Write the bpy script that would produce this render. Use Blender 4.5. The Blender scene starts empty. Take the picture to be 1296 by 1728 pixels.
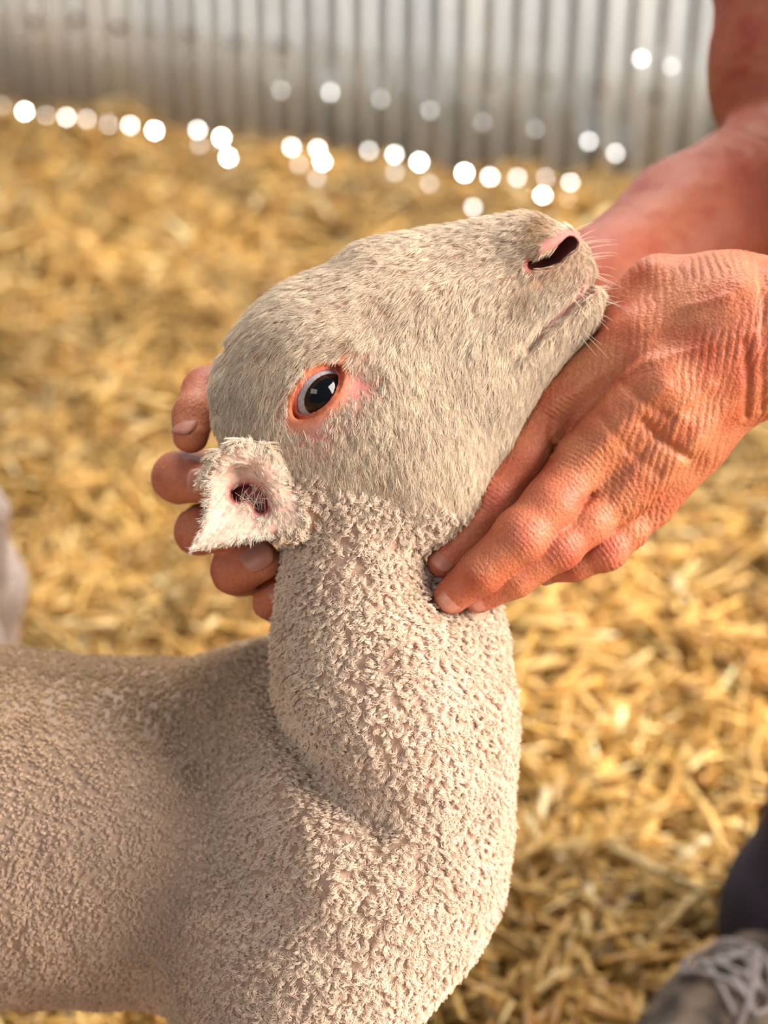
import bpy, math, random
import numpy as np
from mathutils import Matrix, Vector

# ------------------------------------------------------------------ camera, world, lights, exposure
SC = bpy.context.scene
COL = SC.collection
W_PX, H_PX = 1296, 1728
FPX = 2600.0
PITCH = math.radians(27.0)
CAM_H = 0.85
FOCUS = 0.653

cam_d = bpy.data.cameras.new('camera')
cam = bpy.data.objects.new('camera', cam_d)
COL.objects.link(cam)
cam.location = (0, 0, CAM_H)
cam.rotation_euler = (math.pi / 2 - PITCH, 0, 0)
cam_d.sensor_fit = 'VERTICAL'
cam_d.sensor_height = 36.0
cam_d.lens = FPX / H_PX * 36.0
cam_d.clip_start = 0.02
cam_d.dof.use_dof = True
cam_d.dof.focus_distance = FOCUS
cam_d.dof.aperture_fstop = 5.0
SC.camera = cam

SC.view_settings.view_transform = 'Standard'
SC.view_settings.look = 'None'
SC.view_settings.gamma = 1.0
SC.view_settings.use_curve_mapping = False
SC.view_settings.exposure = 0.32

SC.cycles.max_bounces = 4
SC.cycles.diffuse_bounces = 2
SC.cycles.glossy_bounces = 2
SC.cycles.transmission_bounces = 2
SC.cycles.use_adaptive_sampling = True
SC.cycles.adaptive_threshold = 0.06

world = bpy.data.worlds.new('world')
SC.world = world
world.use_nodes = True
bg = world.node_tree.nodes['Background']
bg.inputs['Color'].default_value = (0.74, 0.87, 1.0, 1)
bg.inputs['Strength'].default_value = 0.20


def area_light(name, loc, target, size, power, color):
    d = bpy.data.lights.new(name, 'AREA')
    d.shape = 'RECTANGLE'
    d.size, d.size_y = size
    d.energy = power
    d.color = color
    o = bpy.data.objects.new(name, d)
    COL.objects.link(o)
    o.location = loc
    v = Vector(target) - Vector(loc)
    o.rotation_euler = v.to_track_quat('-Z', 'Y').to_euler()
    return o


# the open barn door to the side of the photographer, then two added lamps
area_light('barn_door_light', (2.9, 0.15, 1.75), (0.0, 0.9, 0.4), (2.0, 2.0), 300, (1.0, 0.92, 0.82))
area_light('added_rim_light', (0.1, 2.2, 3.0), (0.0, 1.4, 0.2), (1.8, 1.1), 95, (1.0, 0.95, 0.88))  # added overhead lamp, gives a bright rim along the top edges
area_light('added_fill_light', (-0.9, -1.6, 2.0), (0.0, 1.0, 0.4), (1.4, 1.0), 22, (1.0, 0.95, 0.90))  # added weak fill lamp from the front left, no doorway there

# ------------------------------------------------------------------ camera-space helpers (millimetres)
SP, CP = math.sin(PITCH), math.cos(PITCH)


def P(px, py, D):
    """a measured pixel at depth D (mm) -> camera space point in mm"""
    return np.array([(px - 648.0) / FPX * D, -(py - 864.0) / FPX * D, -D])


def cam_to_world(v):
    v = np.asarray(v, float) * 0.001
    x, y, z = v[..., 0], v[..., 1], v[..., 2]
    out = np.empty(v.shape)
    out[..., 0] = x
    out[..., 1] = y * SP - z * CP
    out[..., 2] = CAM_H + y * CP + z * SP
    return out


def vec_to_world(v):
    x, y, z = v[..., 0], v[..., 1], v[..., 2]
    return np.stack([x, y * SP - z * CP, y * CP + z * SP], -1)


def world_to_cam(w):
    w = np.asarray(w, float)
    x, y, z = w[..., 0], w[..., 1], w[..., 2] - CAM_H
    return np.stack([x, y * SP + z * CP, -y * CP + z * SP], -1) * 1000.0


def ground_hit(px, py, z=0.0):
    d = vec_to_world(np.array([(px - 648.0) / FPX, -(py - 864.0) / FPX, -1.0]))
    t = (z - CAM_H) / d[2]
    return np.array([0, 0, CAM_H]) + t * d


def proj(v):
    """camera mm -> pixel"""
    return 648.0 + v[..., 0] / -v[..., 2] * FPX, 864.0 - v[..., 1] / -v[..., 2] * FPX


# ------------------------------------------------------------------ noise
def _hash(ix, iy, iz, seed):
    h = (ix * 374761393 + iy * 668265263 + iz * 2147483647 + seed * 1274126177) & 0xFFFFFFFF
    h = ((h ^ (h >> 13)) * 1274126177) & 0xFFFFFFFF
    h = h ^ (h >> 16)
    return (h & 0xFFFF) / 65535.0


def vnoise(p, scale, seed=0):
    q = np.asarray(p, float) / scale
    i = np.floor(q).astype(np.int64)
    f = q - i
    f = f * f * (3 - 2 * f)
    out = 0
    for dx in (0, 1):
        for dy in (0, 1):
            for dz in (0, 1):
                w = (f[:, 0] if dx else 1 - f[:, 0]) * (f[:, 1] if dy else 1 - f[:, 1]) * (f[:, 2] if dz else 1 - f[:, 2])
                out = out + w * _hash(i[:, 0] + dx, i[:, 1] + dy, i[:, 2] + dz, seed)
    return out * 2 - 1


# ------------------------------------------------------------------ signed-distance modelling
def smin(a, b, k):
    h = ((b - a) * (0.5 / k) + 0.5).clip(0, 1)
    return b + h * (a - b - k + k * h)


def smax(a, b, k):
    return -smin(-a, -b, k)


def rcone(p, a, b, r1, r2):
    ab = b - a
    ux, uy, uz = (float(c) for c in ab)
    L2 = ux * ux + uy * uy + uz * uz
    x, y, z = p[:, 0] - float(a[0]), p[:, 1] - float(a[1]), p[:, 2] - float(a[2])
    t = (x * (ux / L2) + y * (uy / L2) + z * (uz / L2)).clip(0, 1)
    x -= t * ux
    y -= t * uy
    z -= t * uz
    x *= x
    x += y * y
    x += z * z
    return np.sqrt(x) - (t * (r2 - r1) + r1)


def ellip(p, c, r, M=None):
    x, y, z = ((p[:, i] - float(c[i])) / float(r[i]) for i in range(3))
    k0 = np.sqrt(x * x + y * y + z * z)
    x, y, z = x / float(r[0]), y / float(r[1]), z / float(r[2])
    return k0 * (k0 - 1) / (np.sqrt(x * x + y * y + z * z) + 1e-9)


def chain(p, pts, rs, k=2.0):
    f = None
    for i in range(len(pts) - 1):
        d = rcone(p, pts[i], pts[i + 1], rs[i], rs[i + 1])
        f = d if f is None else smin(f, d, k)
    return f


def polyline2(x, y, pts):
    """2-D distance to a polyline"""
    best = np.full(x.shape, 1e12, x.dtype)
    for (ax, ay), (bx, by) in zip(pts[:-1], pts[1:]):
        dx, dy = bx - ax, by - ay
        ax, ay, dx, dy = float(ax), float(ay), float(dx), float(dy)
        l2 = dx * dx + dy * dy
        u, w = x - ax, y - ay
        t = (u * (dx / l2) + w * (dy / l2)).clip(0, 1)
        u -= t * dx
        w -= t * dy
        best = np.minimum(best, u * u + w * w)
    return np.sqrt(best)


def polygon2(x, y, pts):
    d = polyline2(x, y, pts + [pts[0]])
    inside = np.zeros(x.shape, bool)
    n = len(pts)
    for i in range(n):
        ax, ay = pts[i]
        bx, by = pts[(i + 1) % n]
        if ay == by:
            continue
        c = ((ay > y) != (by > y)) & (x < (bx - ax) * (y - ay) / (by - ay) + ax)
        inside ^= c
    return np.where(inside, -d, d)


def smooth_curve(t, v, n=400):
    """Catmull-Rom (monotone-limited) resampling of control values"""
    t = np.asarray(t, float)
    v = np.asarray(v, float)
    h = np.diff(t)
    dl = np.diff(v) / h
    m = np.zeros_like(v)
    m[1:-1] = np.where(dl[:-1] * dl[1:] > 0, 2 * dl[:-1] * dl[1:] / (dl[:-1] + dl[1:] + 1e-12), 0)
    m[0], m[-1] = dl[0], dl[-1]
    tt = np.linspace(t[0], t[-1], n)
    i = np.clip(np.searchsorted(t, tt, 'right') - 1, 0, len(h) - 1)
    s = (tt - t[i]) / h[i]
    H = h[i]
    vv = ((2 * s**3 - 3 * s**2 + 1) * v[i] + (s**3 - 2 * s**2 + s) * H * m[i]
          + (-2 * s**3 + 3 * s**2) * v[i + 1] + (s**3 - s**2) * H * m[i + 1])
    return tt, vv


class Loft:
    """an implicit tube along a straight axis in a plane at depth D: two outlines and a half depth, all in pixels of that plane"""

    def __init__(self, D, origin, direction, hi, lo, hw, n=2.2, k=6.0, egg=0.0):
        self.D, self.s = D, D / FPX
        d = np.array(direction, float)
        self.e = d / np.linalg.norm(d)
        self.nv = np.array([self.e[1], -self.e[0]])
        self.o = np.array(origin, float)
        self.hi = smooth_curve(*zip(*sorted(hi)))
        self.lo = smooth_curve(*zip(*sorted(lo)))
        self.hw = smooth_curve(*zip(*sorted(hw)))
        self.a0 = max(self.hi[0][0], self.lo[0][0])
        self.a1 = min(self.hi[0][-1], self.lo[0][-1])
        self.n, self.k, self.egg = n, k, egg

    def ab(self, px, py):
        return ((px - self.o[0]) * self.e[0] + (py - self.o[1]) * self.e[1],
                (px - self.o[0]) * self.nv[0] + (py - self.o[1]) * self.nv[1])

    def __call__(self, p):
        s = self.s
        a, b = self.ab(648 + p[:, 0] / s, 864 - p[:, 1] / s)
        c = (p[:, 2] + self.D) / s
        hi = np.interp(a, *self.hi)
        lo = np.interp(a, *self.lo)
        hw = np.maximum(np.interp(a, *self.hw), 6)
        hb = np.maximum((hi - lo) / 2, 6)
        t = (b - (hi + lo) / 2) / hb
        hw = hw * (1 + self.egg * np.clip(t, -1, 1))
        n = self.n
        q = (np.abs(t) ** n + np.abs(c / hw) ** n) ** (1 / n) - 1
        f = q * np.minimum(hb, hw) * s
        f = smax(f, (a - self.a1) * s, self.k)
        return smax(f, (self.a0 - a) * s, self.k)


def surface_nets(F, org, h):
    nx, ny, nz = F.shape
    S = F < 0
    c = [S[dx:nx - 1 + dx, dy:ny - 1 + dy, dz:nz - 1 + dz] for dx in (0, 1) for dy in (0, 1) for dz in (0, 1)]
    cnt = sum(x.astype(np.int8) for x in c)
    ii = np.argwhere((cnt > 0) & (cnt < 8))
    idx = np.full((nx - 1, ny - 1, nz - 1), -1, np.int64)
    idx[tuple(ii.T)] = np.arange(len(ii))
    cor = [(dx, dy, dz) for dx in (0, 1) for dy in (0, 1) for dz in (0, 1)]
    V = np.stack([F[ii[:, 0] + a, ii[:, 1] + b, ii[:, 2] + d] for a, b, d in cor], 1)
    acc = np.zeros((len(ii), 3))
    num = np.zeros(len(ii))
    for i in range(8):
        for j in range(i + 1, 8):
            d = np.array(cor[j]) - np.array(cor[i])
            if np.abs(d).sum() != 1:
                continue
            vi, vj = V[:, i], V[:, j]
            m = (vi < 0) != (vj < 0)
            t = np.where(m, vi / np.where(m, vi - vj, 1), 0)
            acc += np.where(m[:, None], np.array(cor[i]) + t[:, None] * d, 0)
            num += m
    verts = org + (ii + acc / num[:, None]) * h
    quads = []
    for ax in range(3):
        u, w = (ax + 1) % 3, (ax + 2) % 3
        sl0 = [slice(None)] * 3
        sl1 = [slice(None)] * 3
        sl0[ax], sl1[ax] = slice(0, -1), slice(1, None)
        ch = S[tuple(sl0)] != S[tuple(sl1)]
        e = np.argwhere(ch)
        e = e[(e[:, u] > 0) & (e[:, w] > 0) & (e[:, u] < F.shape[u] - 1) & (e[:, w] < F.shape[w] - 1)]
        flip = S[tuple(e.T)]
        q = []
        for du, dw in ((0, 0), (-1, 0), (-1, -1), (0, -1)):
            k = e.copy()
            k[:, u] += du
            k[:, w] += dw
            q.append(idx[tuple(k.T)])
        q = np.stack(q, 1)
        q[~flip] = q[~flip][:, ::-1]
        quads.append(q)
    q = np.concatenate(quads)
    q = q[(q >= 0).all(1)]
    return verts, q


def mesh_sdf(fn, lo, hi, h, block=8, margin=1.35):
    """sample a distance function only near its zero set, then polygonise"""
    lo = np.asarray(lo, float)
    hi = np.asarray(hi, float)
    nb = np.ceil((hi - lo) / (h * block)).astype(int)
    n = nb * block + 1
    F = np.empty(n, np.float32)
    B = np.stack(np.meshgrid(*[np.arange(k) for k in nb], indexing='ij'), -1).reshape(-1, 3)
    ctr = lo + (B + 0.5) * block * h
    fc = fn(np.asfortranarray(ctr, np.float32))
    near = np.abs(fc) < block * h * 0.87 * margin
    full = np.repeat(np.repeat(np.repeat(fc.reshape(nb), block, 0), block, 1), block, 2)
    F[:-1, :-1, :-1] = full
    F[-1], F[:, -1], F[:, :, -1] = 9, 9, 9
    F[-1, :-1, :-1] = full[-1]
    F[:-1, -1, :-1] = full[:, -1]
    F[:-1, :-1, -1] = full[:, :, -1]
    off = np.stack(np.meshgrid(*[np.arange(block + 1)] * 3, indexing='ij'), -1).reshape(-1, 3)
    bn = B[near]
    for st in range(0, len(bn), 600):
        g = (bn[st:st + 600, None] * block + off[None]).reshape(-1, 3)
        F[g[:, 0], g[:, 1], g[:, 2]] = fn(np.asfortranarray((lo + g * h).astype(np.float32)))
    return surface_nets(F, lo, h)


def vnormals(v, q):
    n = np.cross(v[q[:, 2]] - v[q[:, 0]], v[q[:, 3]] - v[q[:, 1]])
    out = np.zeros_like(v)
    for k in range(4):
        np.add.at(out, q[:, k], n)
    return out / (np.linalg.norm(out, axis=1)[:, None] + 1e-12)


def relax(v, q, it=1, w=0.5):
    for _ in range(it):
        s = np.zeros_like(v)
        c = np.zeros(len(v))
        for a, b in ((0, 1), (1, 2), (2, 3), (3, 0)):
            np.add.at(s, q[:, a], v[q[:, b]])
            np.add.at(c, q[:, a], 1)
            np.add.at(s, q[:, b], v[q[:, a]])
            np.add.at(c, q[:, b], 1)
        v = v + w * (s / np.maximum(c, 1)[:, None] - v)
    return v


# ------------------------------------------------------------------ mesh and object helpers
def new_mesh(name, verts, faces, mat, smooth=True, color=None):
    me = bpy.data.meshes.new(name)
    verts = np.asarray(verts, np.float32)
    faces = np.asarray(faces, np.int32)
    k = faces.shape[1]
    me.vertices.add(len(verts))
    me.vertices.foreach_set('co', verts.ravel())
    me.loops.add(faces.size)
    me.loops.foreach_set('vertex_index', faces.ravel())
    me.polygons.add(len(faces))
    me.polygons.foreach_set('loop_start', np.arange(0, faces.size, k, dtype=np.int32))
    me.polygons.foreach_set('loop_total', np.full(len(faces), k, np.int32))
    me.update(calc_edges=True)
    me.validate()
    if smooth:
        me.polygons.foreach_set('use_smooth', np.ones(len(me.polygons), bool))
    if color is not None:
        a = me.attributes.new('tint', 'FLOAT_COLOR', 'POINT')
        c = np.ones((len(verts), 4), np.float32)
        c[:, :3] = color
        a.data.foreach_set('color', c.ravel())
    if mat:
        me.materials.append(mat)
    return me


def link(name, data, parent=None):
    o = bpy.data.objects.new(name, data)
    COL.objects.link(o)
    if parent:
        o.parent = parent
        o.matrix_parent_inverse = parent.matrix_world.inverted()
    return o


def empty(name, loc):
    o = link(name, None)
    o.location = loc
    o.empty_display_size = 0.05
    bpy.context.view_layer.update()
    return o


def tag(o, label=None, cat=None, group=None, kind=None):
    for k, v in (('label', label), ('category', cat), ('group', group), ('kind', kind)):
        if v:
            o[k] = v
    return o


def tube(pts, r, sides=8, cap=True):
    """a swept tube; pts (n,3), r scalar or (n,)"""
    pts = np.asarray(pts, float)
    n = len(pts)
    r = np.broadcast_to(np.asarray(r, float), (n,))
    tg = np.gradient(pts, axis=0)
    tg /= np.linalg.norm(tg, axis=1)[:, None] + 1e-12
    ref = np.array([0, 0, 1.0]) if abs(tg[0][2]) < 0.9 else np.array([1.0, 0, 0])
    V = []
    u = np.cross(tg[0], ref)
    for i in range(n):
        u = u - tg[i] * (u @ tg[i])
        u /= np.linalg.norm(u)
        w = np.cross(tg[i], u)
        for k in range(sides):
            a = 2 * math.pi * k / sides
            V.append(pts[i] + r[i] * (math.cos(a) * u + math.sin(a) * w))
    Fq = [[i * sides + k, i * sides + (k + 1) % sides, (i + 1) * sides + (k + 1) % sides, (i + 1) * sides + k]
          for i in range(n - 1) for k in range(sides)]
    if cap:
        V += [pts[0], pts[-1]]
        a, b = len(V) - 2, len(V) - 1
        for k in range(sides):
            Fq.append([a, a, (k + 1) % sides, k])
            Fq.append([b, b, (n - 1) * sides + k, (n - 1) * sides + (k + 1) % sides])
    tri = []
    for f in Fq:
        if f[0] == f[1]:
            tri.append([f[0], f[2], f[3]])
        else:
            tri += [[f[0], f[1], f[2]], [f[0], f[2], f[3]]]
    return np.array(V), np.array(tri)


# ------------------------------------------------------------------ materials
def mat_new(name):
    m = bpy.data.materials.new(name)
    m.use_nodes = True
    nt = m.node_tree
    return m, nt, nt.nodes['Principled BSDF'], nt.nodes['Material Output']


def N(nt, t, **kw):
    n = nt.nodes.new(t)
    for k, v in kw.items():
        if k in n.inputs:
            n.inputs[k].default_value = v
        else:
            setattr(n, k, v)
    return n


def ramp(nt, fac, stops):
    r = nt.nodes.new('ShaderNodeValToRGB')
    els = r.color_ramp.elements
    while len(els) < len(stops):
        els.new(0.5)
    for e, (p, c) in zip(els, stops):
        e.position = p
        e.color = (*c, 1) if len(c) == 3 else c
    nt.links.new(fac, r.inputs['Fac'])
    return r.outputs['Color']


def mixrgb(nt, fac, a, b, mode='MIX'):
    n = nt.nodes.new('ShaderNodeMix')
    n.data_type = 'RGBA'
    n.blend_type = mode
    for sock, v in ((n.inputs[0], fac), (n.inputs[6], a), (n.inputs[7], b)):
        if hasattr(v, 'is_linked'):
            nt.links.new(v, sock)
        elif isinstance(v, (int, float)):
            sock.default_value = v
        else:
            sock.default_value = (*v, 1)
    return n.outputs[2]


def bump(nt, bsdf, height, strength, dist):
    b = nt.nodes.new('ShaderNodeBump')
    b.inputs['Strength'].default_value = strength
    b.inputs['Distance'].default_value = dist
    nt.links.new(height, b.inputs['Height'])
    nt.links.new(b.outputs['Normal'], bsdf.inputs['Normal'])
    return b


def mat_lamb_skin():
    m, nt, b, _ = mat_new('lamb_skin')
    at = N(nt, 'ShaderNodeAttribute', attribute_name='tint')
    nz = N(nt, 'ShaderNodeTexNoise', Scale=420.0, Detail=3.0)
    tc = nt.nodes.new('ShaderNodeTexCoord')
    nt.links.new(tc.outputs['Object'], nz.inputs['Vector'])
    var = ramp(nt, nz.outputs['Fac'], [(0.3, (0.78, 0.76, 0.75)), (0.7, (1.0, 1.0, 1.0))])
    nt.links.new(mixrgb(nt, 1.0, at.outputs['Color'], var, 'MULTIPLY'), b.inputs['Base Color'])
    b.inputs['Roughness'].default_value = 0.55
    b.inputs['Specular IOR Level'].default_value = 0.22
    b.inputs['Subsurface Weight'].default_value = 0.0
    b.inputs['Subsurface Radius'].default_value = (1.0, 0.4, 0.25)
    b.inputs['Subsurface Scale'].default_value = 0.002
    bump(nt, b, nz.outputs['Fac'], 0.4, 0.0004)
    return m


def mat_hair(name, rough=0.6, trans=0.25):
    m, nt, b, out = mat_new(name)
    at = N(nt, 'ShaderNodeAttribute', attribute_name='tint')
    nt.links.new(at.outputs['Color'], b.inputs['Base Color'])
    b.inputs['Roughness'].default_value = rough
    b.inputs['Specular IOR Level'].default_value = 0.25
    tr = nt.nodes.new('ShaderNodeBsdfTranslucent')
    nt.links.new(at.outputs['Color'], tr.inputs['Color'])
    mx = nt.nodes.new('ShaderNodeMixShader')
    mx.inputs[0].default_value = trans
    nt.links.new(b.outputs[0], mx.inputs[1])
    nt.links.new(tr.outputs[0], mx.inputs[2])
    nt.links.new(mx.outputs[0], out.inputs['Surface'])
    return m


def mat_human_skin():
    m, nt, b, _ = mat_new('weathered_skin')
    tc = nt.nodes.new('ShaderNodeTexCoord')
    at = N(nt, 'ShaderNodeAttribute', attribute_name='tint')
    n1 = N(nt, 'ShaderNodeTexNoise', Scale=55.0, Detail=4.0)
    n2 = N(nt, 'ShaderNodeTexNoise', Scale=600.0, Detail=3.0)
    vo = N(nt, 'ShaderNodeTexVoronoi', Scale=750.0)
    for n in (n1, n2, vo):
        nt.links.new(tc.outputs['Object'], n.inputs['Vector'])
    blot = ramp(nt, n1.outputs['Fac'], [(0.3, (1.06, 1.05, 1.0)), (0.5, (1, 1, 1)), (0.72, (0.86, 0.58, 0.52))])
    c = mixrgb(nt, 1.0, at.outputs['Color'], blot, 'MULTIPLY')
    fine = ramp(nt, n2.outputs['Fac'], [(0.3, (0.86, 0.82, 0.8)), (0.65, (1.05, 1.05, 1.05))])
    nt.links.new(mixrgb(nt, 1.0, c, fine, 'MULTIPLY'), b.inputs['Base Color'])
    b.inputs['Roughness'].default_value = 0.5
    b.inputs['Specular IOR Level'].default_value = 0.3
    b.inputs['Subsurface Weight'].default_value = 0.0
    b.inputs['Subsurface Radius'].default_value = (1.0, 0.3, 0.15)
    b.inputs['Subsurface Scale'].default_value = 0.002
    mx = N(nt, 'ShaderNodeMath', operation='ADD')
    nt.links.new(vo.outputs['Distance'], mx.inputs[0])
    nt.links.new(n2.outputs['Fac'], mx.inputs[1])
    bump(nt, b, mx.outputs[0], 0.5, 0.0005)
    return m


def mat_simple(name, color, rough=0.6, metallic=0.0, bump_scale=None, bump_strength=0.3, bump_dist=0.001, var=0.15, noise_scale=30.0):
    m, nt, b, _ = mat_new(name)
    tc = nt.nodes.new('ShaderNodeTexCoord')
    n1 = N(nt, 'ShaderNodeTexNoise', Scale=noise_scale, Detail=4.0)
    nt.links.new(tc.outputs['Object'], n1.inputs['Vector'])
    lo = tuple(c * (1 - var) for c in color)
    hi = tuple(min(1, c * (1 + var)) for c in color)
    nt.links.new(ramp(nt, n1.outputs['Fac'], [(0.3, lo), (0.7, hi)]), b.inputs['Base Color'])
    b.inputs['Roughness'].default_value = rough
    b.inputs['Metallic'].default_value = metallic
    if bump_scale:
        n2 = N(nt, 'ShaderNodeTexNoise', Scale=bump_scale, Detail=3.0)
        nt.links.new(tc.outputs['Object'], n2.inputs['Vector'])
        bump(nt, b, n2.outputs['Fac'], bump_strength, bump_dist)
    return m


def mat_straw():
    m, nt, b, out = mat_new('straw')
    at = N(nt, 'ShaderNodeAttribute', attribute_name='tint')
    nt.links.new(at.outputs['Color'], b.inputs['Base Color'])
    b.inputs['Roughness'].default_value = 0.36
    b.inputs['Specular IOR Level'].default_value = 0.6
    tr = nt.nodes.new('ShaderNodeBsdfTranslucent')
    nt.links.new(at.outputs['Color'], tr.inputs['Color'])
    mx = nt.nodes.new('ShaderNodeMixShader')
    mx.inputs[0].default_value = 0.12
    nt.links.new(b.outputs[0], mx.inputs[1])
    nt.links.new(tr.outputs[0], mx.inputs[2])
    nt.links.new(mx.outputs[0], out.inputs['Surface'])
    return m


def mat_iron():
    m, nt, b, _ = mat_new('corrugated_iron')
    tc = nt.nodes.new('ShaderNodeTexCoord')
    mp = N(nt, 'ShaderNodeMapping')
    mp.inputs['Scale'].default_value = (1, 1, 0.18)
    nt.links.new(tc.outputs['Object'], mp.inputs['Vector'])
    n1 = N(nt, 'ShaderNodeTexNoise', Scale=9.0, Detail=5.0)
    n2 = N(nt, 'ShaderNodeTexNoise', Scale=26.0, Detail=4.0)
    nt.links.new(mp.outputs[0], n1.inputs['Vector'])
    nt.links.new(tc.outputs['Object'], n2.inputs['Vector'])
    at = N(nt, 'ShaderNodeObjectInfo')
    base = ramp(nt, n1.outputs['Fac'], [(0.3, (0.62, 0.67, 0.72)), (0.55, (0.80, 0.84, 0.87)), (0.75, (0.90, 0.90, 0.88))])
    rust = ramp(nt, n2.outputs['Fac'], [(0.63, (1, 1, 1)), (0.76, (0.78, 0.6, 0.46))])
    c = mixrgb(nt, 1.0, base, rust, 'MULTIPLY')
    tone = ramp(nt, at.outputs['Random'], [(0.0, (0.88, 0.94, 1.0)), (1.0, (1.0, 1.0, 1.0))])
    nt.links.new(mixrgb(nt, 1.0, c, tone, 'MULTIPLY'), b.inputs['Base Color'])
    b.inputs['Metallic'].default_value = 0.8
    b.inputs['Roughness'].default_value = 0.36
    return m


def mat_daylight(name, strength, color):
    m, nt, b, out = mat_new(name)
    e = N(nt, 'ShaderNodeEmission', Strength=strength)
    e.inputs['Color'].default_value = (*color, 1)
    nt.links.new(e.outputs[0], out.inputs['Surface'])
    m.cycles.emission_sampling = 'NONE'
    return m


def mat_eye():
    """eye: local z looks out of the head, local x runs along the lid opening; metres"""
    m, nt, b, _ = mat_new('eyeball')
    tc = nt.nodes.new('ShaderNodeTexCoord')

    def ell(cx, cy, ax, ay):
        mp = N(nt, 'ShaderNodeMapping')
        mp.inputs['Location'].default_value = (-cx / ax, -cy / ay, 0)
        mp.inputs['Scale'].default_value = (1 / ax, 1 / ay, 0)
        nt.links.new(tc.outputs['Object'], mp.inputs['Vector'])
        ln = N(nt, 'ShaderNodeVectorMath', operation='LENGTH')
        nt.links.new(mp.outputs[0], ln.inputs[0])
        return ln.outputs['Value']
    iris = ell(EYE_IRIS[0], EYE_IRIS[1], EYE_IRIS[2], EYE_IRIS[3])
    pup = ell(EYE_IRIS[0] + 0.0006, EYE_IRIS[1] - 0.0006, EYE_IRIS[2] * 0.80, EYE_IRIS[3] * 0.80)
    n1 = N(nt, 'ShaderNodeTexNoise', Scale=900.0, Detail=3.0)
    nt.links.new(tc.outputs['Object'], n1.inputs['Vector'])
    scl = ramp(nt, n1.outputs['Fac'], [(0.35, (0.34, 0.25, 0.255)), (0.6, (0.40, 0.385, 0.41))])
    irc = ramp(nt, n1.outputs['Fac'], [(0.3, (0.010, 0.004, 0.002)), (0.7, (0.030, 0.011, 0.006))])
    f1 = ramp(nt, iris, [(0.93, (1, 1, 1)), (1.03, (0, 0, 0))])
    f2 = ramp(nt, pup, [(0.9, (1, 1, 1)), (1.05, (0, 0, 0))])
    c = mixrgb(nt, f1, scl, irc)
    c = mixrgb(nt, f2, c, (0.002, 0.002, 0.003))
    nt.links.new(c, b.inputs['Base Color'])
    b.inputs['Roughness'].default_value = 0.06
    b.inputs['Specular IOR Level'].default_value = 0.3
    return m


RNG = np.random.default_rng(7)

# ------------------------------------------------------------------ the setting: ground and corrugated wall
def ground_h(x, y):
    p = np.stack([x, y, np.zeros_like(x)], -1)
    return 0.026 * vnoise(p, 0.33, 3) + 0.022 * vnoise(p, 0.12, 4) + 0.009 * vnoise(p, 0.05, 5)


gx = np.linspace(-4.4, 4.4, 221)
gy = np.linspace(-1.0, 7.2, 207)
GX, GY = np.meshgrid(gx, gy, indexing='ij')
gz = ground_h(GX.ravel(), GY.ravel()) - 0.006
gv = np.stack([GX.ravel(), GY.ravel(), gz], -1)
ix = np.arange(220)[:, None] * 207 + np.arange(206)[None]
gf = np.stack([ix, ix + 207, ix + 208, ix + 1], -1).reshape(-1, 4)
M_GROUND = mat_simple('trodden_straw_ground', (0.36, 0.20, 0.066), 0.85, bump_scale=90, bump_strength=0.8, bump_dist=0.01, var=0.5, noise_scale=22)
floor = link('floor', new_mesh('floor', gv, gf, M_GROUND))
tag(floor, 'trodden brown earth floor of the pen under the straw', 'ground', kind='structure')

# wall line on the ground from two points where its foot is seen
WA = ground_hit(0, 182)
WB = ground_hit(1000, 322)
WD = (WB - WA) / np.linalg.norm(WB - WA)
WN = np.array([WD[1], -WD[0], 0.0])            # towards the camera
if WN[1] > 0:
    WN = -WN
PITCH_W = 0.0615
AMP = 0.0145
M_IRON = mat_iron()
M_DARK = mat_simple('rusty_screw', (0.10, 0.07, 0.055), 0.6, 0.4)
wall = link('wall_back', None)
wall.location = WA
wall.empty_display_size = 0.05
bpy.context.view_layer.update()
tag(wall, 'corrugated galvanised iron wall behind the straw pen', 'wall', kind='structure')
RIBS = 10
s_list = np.arange(-26, 40)
for i in range(-6, 8):
    n = RIBS * 14 + 15
    s = np.linspace(i * RIBS * PITCH_W, (i + 1) * RIBS * PITCH_W + PITCH_W, n)
    zz = np.array([-0.03, 0.25, 0.6, 1.2, 2.3])
    prof = AMP * np.sin(2 * math.pi * s / PITCH_W) + 0.002 * (i % 2)
    V, Fc = [], []
    for side, off in ((0, 0.0), (1, -0.0012)):
        for z in zz:
            V.append(WA[None] + s[:, None] * WD[None] + (prof + off)[:, None] * WN[None] + np.array([0, 0, z])[None])
    V = np.concatenate(V)
    nz_ = len(zz)
    for side in (0, 1):
        for r in range(nz_ - 1):
            for k in range(n - 1):
                a = (side * nz_ + r) * n + k
                q = [a, a + 1, a + n + 1, a + n]
                Fc.append(q if side == 0 else q[::-1])
    for k in range(n - 1):                      # close the cut edges
        Fc.append([k, nz_ * n + k, nz_ * n + k + 1, k + 1])
        t0, t1 = (nz_ - 1) * n + k, (2 * nz_ - 1) * n + k
        Fc.append([t0, t0 + 1, t1 + 1, t1])
    o = link('iron_sheet', new_mesh('iron_sheet', V - WA, np.array(Fc), M_IRON))
    o.parent = wall


def wall_hit(px, py):
    d = vec_to_world(np.array([(px - 648.0) / FPX, -(py - 864.0) / FPX, -1.0]))
    c = np.array([0, 0, CAM_H])
    t = ((WA - c) @ WN) / (d @ WN)
    return c + t * d


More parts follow.
